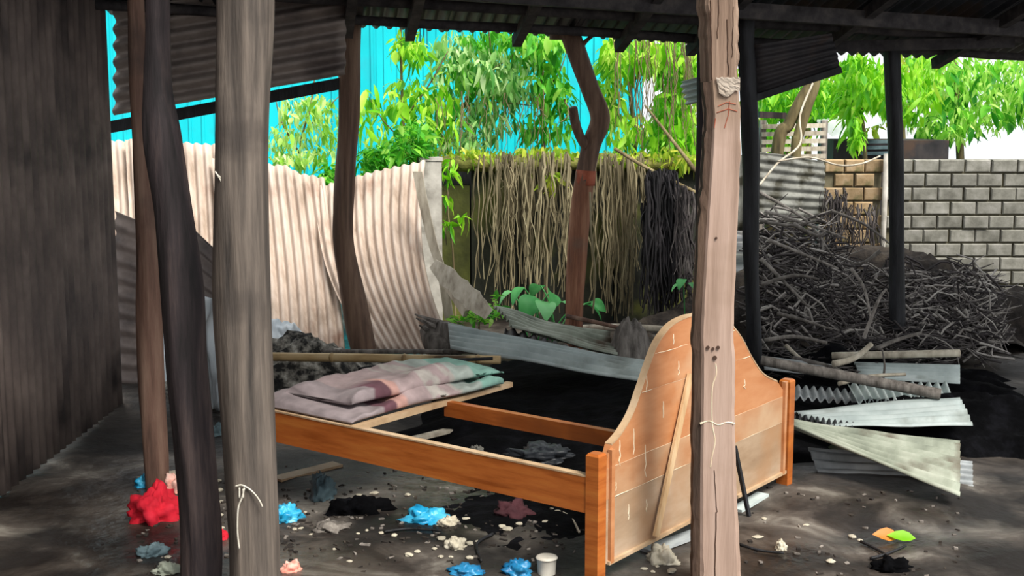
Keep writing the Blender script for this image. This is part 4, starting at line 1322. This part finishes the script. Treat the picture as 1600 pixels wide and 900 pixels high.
# ------------------------------------------------------------------ brush heap on the right
mound('brush_heap_core', P(1330, 480, 8.6).x + 0.15, 8.8, 1.6, 0.8, 0.50, M['soil'], 'dark core of the big brush heap on the right', 'brush heap', 6.6, n=60, rough=0.4)
rd = random.Random(77)
m = MB()
ml = MB()
for i in range(2600):
    x = rd.uniform(1185, 1560)
    ytop = 325 + 70 * max(0, min(1.2, (x - 1280) / 60)) + 14 * nz(x * 0.03)
    y = rd.triangular(ytop, 560, ytop + 120)
    Y = lerp(8.6, 7.3, (y - ytop) / (560 - ytop)) + rd.uniform(-0.15, 0.1)
    c = P(x, y, Y)
    c.z = max(c.z, 0.03)
    an = rd.uniform(-1.3, 1.3) if rd.random() < 0.8 else rd.uniform(-3, 3)
    L = rd.uniform(0.08, 0.32)
    dv = Vector((math.cos(an), rd.uniform(-0.5, 0.3), math.sin(an) * rd.uniform(0.2, 0.9))).normalized() * L
    bend = Vector((rd.gauss(0, .02), rd.gauss(0, .02), rd.gauss(0, .03)))
    pts = [c - dv / 2, c - dv * 0.15 + bend, c + dv * 0.2 + bend * 0.7, c + dv / 2]
    for p in pts:
        p.z = max(p.z, 0.01)
    k_ = rd.uniform(0.7, 1.7)
    (ml if rd.random() < 0.34 else m).tube(pts, [0.006 * k_, 0.005 * k_, 0.004 * k_, 0.002], 4, cap=False)
tag(m.build('brush_twigs', M['twig_dark'], smooth=True), 'tangle of dark grey twigs covering the brush heap on the right', 'twigs', kind='stuff')
tag(ml.build('brush_twigs', M['twig_pale'], smooth=True), 'scattered pale grey twigs among the dark brush heap', 'twigs', kind='stuff')
BR = [((1195, 330, 8.2), (1260, 350, 8.1), (1320, 372, 8.0)), ((1188, 345, 8.1), (1240, 352, 8.0), (1290, 340, 8.0)), ((1200, 375, 7.9), (1250, 395, 7.8), (1310, 420, 7.7)),
      ((1185, 300, 8.6), (1260, 345, 8.3), (1300, 400, 8.1)), ((1300, 330, 8.5), (1350, 350, 8.4), (1395, 385, 8.2)), ((1190, 405, 7.8), (1225, 440, 7.6), (1262, 478, 7.4)),
      ((1330, 420, 7.8), (1350, 450, 7.7), (1362, 505, 7.5)), ((1375, 392, 7.9), (1350, 410, 7.9), (1330, 412, 7.9)), ((1345, 540, 7.3), (1372, 470, 7.4), (1385, 452, 7.5)),
      ((1215, 490, 7.4), (1255, 500, 7.3), (1300, 515, 7.2)), ((1190, 445, 7.6), (1240, 430, 7.6), (1280, 436, 7.6)), ((1240, 350, 8.0), (1275, 368, 7.9), (1290, 362, 7.9))]
BL = ['long grey branch along the crest of the brush heap by the timber post', 'grey branch lying flat near the top left of the brush heap', 'grey branch slanting down the upper face of the brush heap',
      'thin branch sloping from the fence sheet into the brush heap', 'bent branch before the tan bricks', 'thin branch low on the left side of the brush heap',
      'upright forked dead twig at the right of the brush heap', 'curled twig under the brick wall on the brush heap', 'pale upright stick in front of the far right charred post',
      'stick lying low in the middle of the brush heap', 'level stick halfway down the left of the brush heap', 'short curved branch on the crest of the brush heap']
for i, (pts, lb) in enumerate(zip(BR, BL)):
    stick('dead_branch', pth(*pts), 0.013, 0.006, M['stick_grey'], lb, 'branch', seed=i * 1.7)
MB_ = MB()
rd = random.Random(5)

# ------------------------------------------------------------------ iron sheets and poles on the right
s = sheet('corrugated_sheet', P(1236, 642, 5.95), P(1500, 622, 5.9), P(1520, 664, 5.55), P(1300, 668, 5.55), 5, 0.010, M['sheet_pale'], along='u', nv=16, seed=3.4, wob=0.015)
tag(s, 'pale blue-grey corrugated sheet right of the headboard, top of the low stack', 'metal sheet')
s = sheet('corrugated_sheet', P(1225, 648, 5.75), P(1335, 665, 5.6), P(1332, 676, 5.5), P(1225, 662, 5.62), 12, 0.016, M['charred'], nv=4, seed=2.4)
tag(s, 'black serrated iron edge under the pale sheet beside the headboard', 'metal sheet')
s = sheet('corrugated_sheet', P(1232, 654, 5.45), P(1500, 690, 5.2), P(1500, 775, 4.75), P(1238, 668, 5.28), 7, 0.010, M['sheet_moss'], along='u', nv=16, seed=7.4, wob=0.012)
tag(s, 'mossy grey-green corrugated sheet sloping towards the lower right edge', 'metal sheet')
s = sheet('corrugated_sheet', P(1262, 700, 5.35), P(1520, 720, 5.2), P(1520, 765, 5.12), P(1290, 764, 5.15), 5, 0.008, M['sheet_grey'], along='u', nv=10, seed=9.4, wob=0.02)
tag(s, 'grey bent iron sheet in the shade beneath the mossy sheet', 'metal sheet')
mound('black_heap', 2.15, 6.05, 0.95, 0.55, 0.16, M['soot'], 'black rubbish underneath the stacked iron sheets on the right', 'rubble heap', 9.2, rough=0.4)  # black mound below the stacked sheets
mound('black_heap', 1.75, 7.1, 1.1, 0.55, 0.17, M['soot'], 'black ash and litter at the foot of the brush heap', 'rubble heap', 3.2, rough=0.6)
s = sheet('corrugated_sheet', P(1325, 600, 6.3), P(1480, 600, 6.3), P(1490, 628, 6.05), P(1340, 628, 6.05), 12, 0.014, M['sheet_pale'], nv=5, seed=1.4)
tag(s, 'pale corrugated offcut with ridges facing the viewer, by the long brown pole', 'metal sheet')
s = sheet('corrugated_sheet', P(1335, 566, 6.9), P(1500, 570, 6.8), P(1500, 600, 6.5), P(1345, 592, 6.6), 5, 0.010, M['sheet_pale'], along='u', nv=8, seed=4.4)
tag(s, 'pale flat sheet beyond the long brown pole at the right edge', 'metal sheet')
s = sheet('corrugated_sheet', P(1190, 556, 6.8), P(1300, 570, 6.7), P(1310, 590, 6.45), P(1195, 578, 6.55), 5, 0.010, M['sheet_grey'], along='u', nv=8, seed=6.4)
tag(s, 'grey sheet scrap directly right of the headboard arch', 'metal sheet')
s = sheet('corrugated_sheet', P(1238, 604, 6.35), P(1335, 612, 6.3), P(1345, 630, 6.1), P(1240, 622, 6.15), 8, 0.012, M['sheet_grey'], nv=5, seed=8.8)
tag(s, 'small grey corrugated offcut beside the top of the right headboard post', 'metal sheet')
pole('wooden_pole', P(1190, 563, 6.2), P(1470, 616, 5.9), 0.026, M['stick_grey'], 'long grey-brown pole running right from the headboard over the iron sheets')
pole('wooden_pole', P(1300, 556, 6.9), P(1500, 552, 6.8), 0.02, M['stick_pale'], 'bleached pole lying level at the right, under the brush heap')
stick('dead_branch', pth((1302, 569, 6.55), (1335, 560, 6.6), (1362, 538, 6.65)), 0.018, 0.014, M['stick_pale'], 'pale peeled stick pointing up right among the iron sheets')
stick('dead_branch', pth((1228, 540, 6.9), (1250, 560, 6.8), (1285, 585, 6.6)), 0.012, 0.008, M['stick_pale'], 'thin pale stick slanting over the grey sheet scrap')
stick('dead_branch', pth((1380, 590, 6.4), (1382, 570, 6.4), (1378, 545, 6.4)), 0.007, 0.004, M['stick_grey'], 'thin upright twig among the pale sheets at right')
stick('dead_branch', pth((1240, 560, 6.75), (1300, 575, 6.6), (1345, 598, 6.4)), 0.015, 0.011, M['stick_grey'], 'grey stick between the long pole and the small offcut by headboard post')
stick('dead_branch', pth((1370, 545, 6.95), (1400, 532, 7.0), (1440, 520, 7.05)), 0.014, 0.009, M['stick_grey'], 'grey stick rising right in front of the far right charred post')
stick('dead_branch', pth((1195, 532, 7.1), (1240, 526, 7.1), (1292, 536, 7.0)), 0.013, 0.009, M['stick_grey'], 'level grey stick at the foot of the brush heap near the headboard')
stick('dead_branch', pth((1310, 600, 6.25), (1360, 588, 6.3), (1415, 585, 6.35)), 0.011, 0.008, M['stick_pale'], 'thin bleached stick across the ridged pale offcut')
# loose litter of small twigs around there
m = MB()
rd = random.Random(9)
for i in range(260):
    x, y = rd.uniform(1180, 1470), rd.uniform(505, 590)
    c = P(x, y, lerp(7.6, 6.7, (y - 505) / 85)); c.z = max(c.z, 0.02)
    an = rd.uniform(0, 6.28); L = rd.uniform(0.05, 0.22)
    dv = Vector((math.cos(an), math.sin(an) * 0.5, rd.uniform(-.3, .3))) * L
    m.tube([c - dv / 2, c + Vector((0, 0, .01)), c + dv / 2], 0.004, 4, cap=False)
tag(m.build('twig_litter', M['twig_dark'], smooth=True), 'loose twig litter between the brush heap and iron sheets', 'twigs', kind='stuff')

# ------------------------------------------------------------------ twine on the thick grey post
def twine(paths, label, Y):
    m = MB()
    for pa in paths:
        ps = smooth_path([P(x, y, Y) for x, y in pa], 5)
        m.tube(ps, 0.0028, 5)
    return tag(m.build('twine', M['twine'], smooth=True), label, 'twine')


YT = Y3 - 0.088
twine([[(336, 268), (345, 282), (352, 300), (362, 308)], [(342, 275), (352, 285), (358, 300), (352, 316)], [(350, 295), (348, 308), (352, 320)], [(354, 298), (366, 304), (360, 318)]], 'tangled grey twine knotted on the upper thick grey post', YT + 0.022)
twine([[(368, 760), (378, 758), (392, 766), (404, 780), (410, 792)], [(382, 762), (378, 778), (372, 795), (371, 830), (374, 858)], [(374, 762), (374, 778)], [(380, 764), (380, 778)]], 'pale twine dangling from the lower thick grey post', YT)

# ------------------------------------------------------------------ extra background growth, scraps, added wall that blocks light
plant('hedge_tree', 'dense yellow-green hedge far behind the brick wall and hut', gp(1260, 13.4),
      [([gp(1260, 13.4)] + pth((1262, 250, 13.4), (1262, 150, 13.4), (1268, 40, 13.3)), 0.05, 0.02), ([gp(1410, 13.4)] + pth((1412, 240, 13.4), (1405, 130, 13.4)), 0.04, 0.02)],
      [cl(1200, 130, 13.3, 50, 60, .4, 2), cl(1280, 130, 13.3, 50, 60, .4, 2.2), cl(1350, 160, 13.3, 45, 50, .4, 1.6), cl(1430, 110, 13.3, 50, 60, .4, 2), cl(1220, 215, 13.2, 50, 30, .4, 1.2), cl(1090, 150, 13.3, 50, 70, .4, 1.8), cl(1055, 215, 13.3, 50, 30, .4, 1.2)],
      'leaf_yellow', 41, n_parts=300, small=2200, scl=1.3)
s = sheet('corrugated_sheet', P(1064, 128, 7.3), P(1100, 118, 7.1), P(1100, 158, 7.1), P(1074, 164, 7.3), 4, 0.012, M['sheet_pale'], along='u', nv=5)
tag(s, 'small pale corrugated scrap hanging beside the added narrow dark shade post', 'metal sheet')
roots('dead_creeper', [(1284, 1322, 305, 420, 40), (1330, 1372, 330, 430, 26)], M['twig_dark'], 'dead brown creeper clinging to the tan bricks', 44, 9.5, 9.75, (0.003, 0.008))
wl = thing('light_blocking_wall', Vector((-2.05, 0.3, 0)), 'added smoked brown iron side wall along the left that blocks light', kind='structure')  # added wall; blocks light so the posts' left sides stay dark
for i in range(13):
    y0, y1 = -3.6 + 0.78 * i, -3.6 + 0.78 * (i + 1.04)
    za, zb = min(2.9, roof_z(Vector((-2.05, y0, 0))) - 0.05), min(2.9, roof_z(Vector((-2.05, y1, 0))) - 0.05)
    o = sheet('wall_sheet', Vector((-2.05, y1, zb)), Vector((-2.05, y0, za)), Vector((-2.05, y0, 0)), Vector((-2.05, y1, 0)), 10, 0.010, M['sheet_brown'], nv=4, seed=i)
    part_of(o, wl)
# uncountable small rubbish trodden into the mud
rd = random.Random(101)
for nm, mt, cnt, lb in (('mud_litter', M['soil'], 420, 'dark crumbs of soil and bark trodden into the mud'), ('pale_litter', M['stick_grey'], 190, 'small grey chips and straw trodden into the mud')):
    m = MB()
    for i in range(cnt):
        if rd.random() < 0.88:
            x, y = rd.uniform(215, 930), rd.triangular(720, 905, 790)
        else:
            x, y = rd.uniform(1160, 1500), rd.uniform(770, 905)
        c = on_ground(x, y)
        an = rd.uniform(0, 6.28)
        L, w, h = rd.uniform(0.004, 0.018) * rd.uniform(.4, 1), rd.uniform(0.002, 0.007), rd.uniform(0.001, 0.004)
        ax = Vector((math.cos(an), math.sin(an), rd.uniform(-.2, .2)))
        ay = Vector((-math.sin(an), math.cos(an), rd.uniform(-.2, .2)))
        m.box(c + ZV * (h * 0.6), ax * L, ay * w, ZV * h)
    tag(m.build(nm, mt), lb, 'litter', kind='stuff')

# ------------------------------------------------------------------ litter on the floor
def crumple(name, px, py, w, d, h, mat, label, cat, seed, n=22, group=None, flat=0.3, z0=0.0):
    """a crumpled closed bundle lying on the ground; w, d, h in metres"""
    c = on_ground(px, py)
    m = MB()
    secs = []
    nr, na = 22, n + 14
    for i in range(nr + 1):
        phi = math.pi * i / nr
        row = []
        for j in range(na):
            th = 2 * math.pi * j / na
            dirv = Vector((math.sin(phi) * math.cos(th), math.sin(phi) * math.sin(th), math.cos(phi)))
            r = 1 + 0.5 * nz(dirv.x * 1.8 + seed, dirv.y * 1.8, dirv.z * 1.8) + 0.34 * nz(dirv.x * 4.5, dirv.y * 4.5 + seed, dirv.z * 4.5) + 0.12 * nz(dirv.x * 11, dirv.y * 11 + seed, dirv.z * 11)
            z = dirv.z * r
            row.append(c + Vector((dirv.x * r * w / 2, dirv.y * r * d / 2, z0 + max(0.0 if z < 0 else z * h, -0.0) + (z * 0.01 if z < 0 else 0))))
        secs.append(row)
    m.loft(secs)
    return tag(m.build(name, mat, smooth=True), label, cat, group)


crumple('red_cloth', 244, 800, 0.19, 0.22, 0.10, M['red'], 'crumpled bright red cloth on the ground at the far left', 'cloth', 1.0)
crumple('coral_cloth', 274, 763, 0.09, 0.10, 0.06, M['coral'], 'small coral and white cloth behind the red cloth', 'cloth', 2.0)
crumple('plastic_wrapper', 222, 752, 0.08, 0.08, 0.04, M['blue'], 'blue and white wrapper behind the red cloth at far left', 'wrapper', 3.0)
crumple('plastic_pouch', 448, 812, 0.10, 0.10, 0.045, M['blue'], 'small blue plastic pouch beside the thick grey post', 'pouch', 4.0)
crumple('plastic_bag', 668, 818, 0.17, 0.12, 0.04, M['blue'], 'flattened bright blue plastic bag below the bed rail', 'plastic bag', 5.0)
crumple('plastic_bag', 806, 900, 0.10, 0.09, 0.035, M['blue_deep'], 'deep blue plastic bag beside the cream cup at the bottom edge', 'plastic bag', 6.0)
crumple('plastic_bag', 728, 905, 0.10, 0.07, 0.02, M['blue_deep'], 'dark blue plastic scrap at the bottom edge, left of the deep blue bag', 'plastic bag', 7.0)
crumple('rag', 802, 806, 0.15, 0.14, 0.05, M['maroon'], 'dark maroon rag under the middle of the bed rail', 'rag', 8.0)
crumple('rag', 505, 775, 0.10, 0.14, 0.09, M['blue_grey'], 'blue-grey cloth bundle under the left of the bed rail', 'rag', 9.0)
crumple('rag', 560, 800, 0.22, 0.14, 0.06, M['soot'], 'black sooty rag left of the flattened blue bag', 'rag', 10.0)
crumple('rag', 345, 842, 0.05, 0.06, 0.03, M['red'], 'little red scrap between the two big left posts', 'rag', 11.0)
crumple('rag', 455, 899, 0.07, 0.06, 0.025, M['coral'], 'coral scrap at the bottom edge right of the thick grey post', 'rag', 12.0)
crumple('rag', 340, 672, 0.10, 0.10, 0.04, M['blue_grey'], 'grey-green scrap between the black post and thick grey post', 'rag', 12.5)
crumple('plastic_sheet', 850, 712, 0.30, 0.22, 0.05, M['black_plastic'], 'dark grey plastic sheet crumpled inside the bed frame', 'plastic sheet', 13.0)
crumple('stone', 745, 708, 0.07, 0.07, 0.05, M['block'], 'rounded grey stone inside the bed frame', 'stone', 14.0)
crumple('stone', 1220, 858, 0.04, 0.04, 0.03, M['foam'], 'small white stone on the mud right of the timber post', 'stone', 15.0)
crumple('foam_clump', 1034, 878, 0.10, 0.09, 0.05, M['foam'], 'lumpy cream foam clump at the foot of the headboard', 'foam', 16.0)
crumple('foam_clump', 711, 866, 0.07, 0.06, 0.035, M['foam'], 'largest cream foam lump in front of the bed rail', 'foam', 17.0)
crumple('foam_clump', 700, 826, 0.07, 0.05, 0.03, M['foam'], 'cream foam lump touching the flattened blue bag', 'foam', 18.0)

# cream cup, upside down
c = on_ground(854, 897)
cup = thing('paper_cup', c, 'cream paper cup standing upside down at the bottom edge', 'cup')
m = MB()
prof = [(0.030, 0.0), (0.030, 0.004), (0.033, 0.050), (0.036, 0.055), (0.035, 0.059), (0.027, 0.061), (0.0005, 0.060)]
m.loft([[c + Vector((r * math.cos(2 * math.pi * k / 24), r * math.sin(2 * math.pi * k / 24), z)) for k in range(24)] for r, z in prof], cap=False)
m.build('cup_body', M['cup'], cup, smooth=True)
MB().tube([c + Vector((0.0345 * math.cos(2 * math.pi * k / 24), 0.0345 * math.sin(2 * math.pi * k / 24), 0.055)) for k in range(25)], 0.003, 6, cap=False).build('cup_rim', M['cup'], cup, smooth=True)

# boards and sticks on the floor
def board(px0, py0, px1, py1, w, h, mat, label, z=0.0, cat='board'):
    p, q = on_ground(px0, py0), on_ground(px1, py1)
    m = MB(); m.beam(p + ZV * (h / 2 + z), q + ZV * (h / 2 + z), w, h)
    return tag(m.build('board', mat), label, cat)


board(432, 752, 528, 728, 0.07, 0.012, M['bed_edge'], 'pale thin board lying under the left end of the bed rail')
board(615, 700, 702, 676, 0.05, 0.015, M['stick_pale'], 'pale slat lying on the ground inside the bed frame', 0.02)
board(700, 650, 850, 640, 0.06, 0.02, M['concrete'], 'grey plank lying on the soot behind the bed centre beam', 0.02)
board(1150, 802, 1192, 780, 0.05, 0.012, M['sheet_pale'], 'small pale board under the right end of the headboard')
board(1010, 868, 1088, 838, 0.06, 0.012, M['sheet_grey'], 'grey strip on the mud under the headboard')
board(215, 745, 285, 737, 0.05, 0.02, M['stick_pale'], 'bleached board behind the foot of the slim leaning post')
for (pts, lb) in ((((1155, 855), (1185, 862), (1225, 866)), 'thin dark stick by the small white stone'), (((1345, 850), (1372, 862), (1400, 880)), 'dark twig under the orange leaf at lower right'),
                  (((1360, 872), (1385, 868), (1415, 858)), 'crossing dark twig at the lower right edge'), (((860, 800), (890, 812), (905, 838)), 'pale bent straw near the headboard foot'),
                  (((770, 845), (745, 862), (752, 890)), 'dark wire curling left of the cream cup'), (((600, 842), (640, 836), (690, 840)), 'thin dark stick below the flattened blue bag')):
    stick('ground_twig', [on_ground(x, y, 0.008) for x, y in pts], 0.006, 0.004, M['stick_pale'] if 'pale' in lb else M['charred'], lb)

crumple('rag', 238, 862, 0.10, 0.10, 0.03, M['blue_grey'], 'grey-blue torn cloth in front of the red cloth', 'rag', 22.0)
crumple('rag', 262, 893, 0.09, 0.08, 0.025, M['sheet_moss'], 'grey-green cloth scrap at the bottom left by the black post', 'rag', 23.0)
crumple('rag', 520, 830, 0.12, 0.10, 0.02, M['stick_grey'], 'flat grey scrap between the blue pouch and the black sooty rag', 'rag', 24.0)
crumple('rag', 1392, 886, 0.12, 0.10, 0.035, M['soot'], 'black sodden clump at the lower right edge below the orange leaf', 'rag', 21.0)
# dead orange leaf and fresh leaf lower right
ol = leaf_mesh('leaf_blade', M['leaf_orange'], 0.10, 0.05, 0.1)
o = bpy.data.objects.new('dead_leaf', ol); C.objects.link(o)
o.location = on_ground(1404, 846, 0.012); o.rotation_euler = (0.25, -0.75, 1.6); o.scale = (1.1, 1.0, 1.0)
tag(o, 'orange dead leaf on the mud at the lower right edge', 'leaf')
gl = leaf_mesh('leaf_blade', M['leaf_lime'], 0.10, 0.05, 0.1)
o = bpy.data.objects.new('fresh_leaf', gl); C.objects.link(o)
o.location = on_ground(1430, 850, 0.012); o.rotation_euler = (0.2, -0.6, 1.4)
tag(o, 'green leaf just right of the orange dead leaf', 'leaf')

# foam crumbs: one mesh per kind, copied
rd = random.Random(31)
kinds = []
for s_ in range(5):
    m = MB()
    secs = []
    for i in range(7):
        phi = math.pi * i / 6
        secs.append([Vector((math.sin(phi) * math.cos(t) * (1 + .5 * nz(t * 1.3 + s_ * 9, phi)), math.sin(phi) * math.sin(t) * (1 + .5 * nz(t * 1.7, phi + s_ * 7)), 0.55 + 0.55 * math.cos(phi))) for t in [2 * math.pi * k / 9 for k in range(9)]])
    m.loft(secs)
    kinds.append(m.mesh('foam_crumb', M['foam'], smooth=False))
spots = [(525, 861), (640, 873), (652, 868), (677, 866), (690, 878), (742, 810), (770, 800), (778, 797), (660, 807), (588, 798), (730, 813), (788, 803), (800, 790), (565, 790),
         (598, 792), (575, 835), (595, 838), (560, 838), (618, 842), (735, 880), (785, 828), (795, 832), (812, 822), (864, 797), (870, 803), (735, 858), (748, 852), (548, 880), (478, 798),
         (488, 835), (460, 826), (470, 824), (560, 775), (575, 780), (586, 770), (635, 770), (650, 772), (675, 842), (690, 850), (706, 878), (852, 818), (1300, 872), (1330, 836), (1344, 842),
         (1260, 820), (1195, 812), (1185, 838), (235, 860), (262, 868), (345, 780), (342, 800), (346, 820), (342, 760), (340, 745), (1020, 893), (1050, 890), (1028, 884), (1006, 889)]
for i, (x, y) in enumerate(spots):
    o = bpy.data.objects.new('foam_crumb', kinds[i % 5])
    C.objects.link(o)
    o.location = on_ground(x + rd.uniform(-2, 2), y + 3, -0.002)
    s_ = rd.uniform(0.006, 0.016)
    o.scale = (s_ * rd.uniform(0.8, 1.5), s_ * rd.uniform(0.8, 1.4), s_ * rd.uniform(0.6, 1.1))
    o.rotation_euler = (0, 0, rd.uniform(0, 6.28))
    tag(o, 'tiny cream foam crumb scattered on the dark mud', 'foam crumb', 'foam crumbs scattered on the mud')

for o in bpy.data.objects:
    if '_o' in o:
        del o['_o']
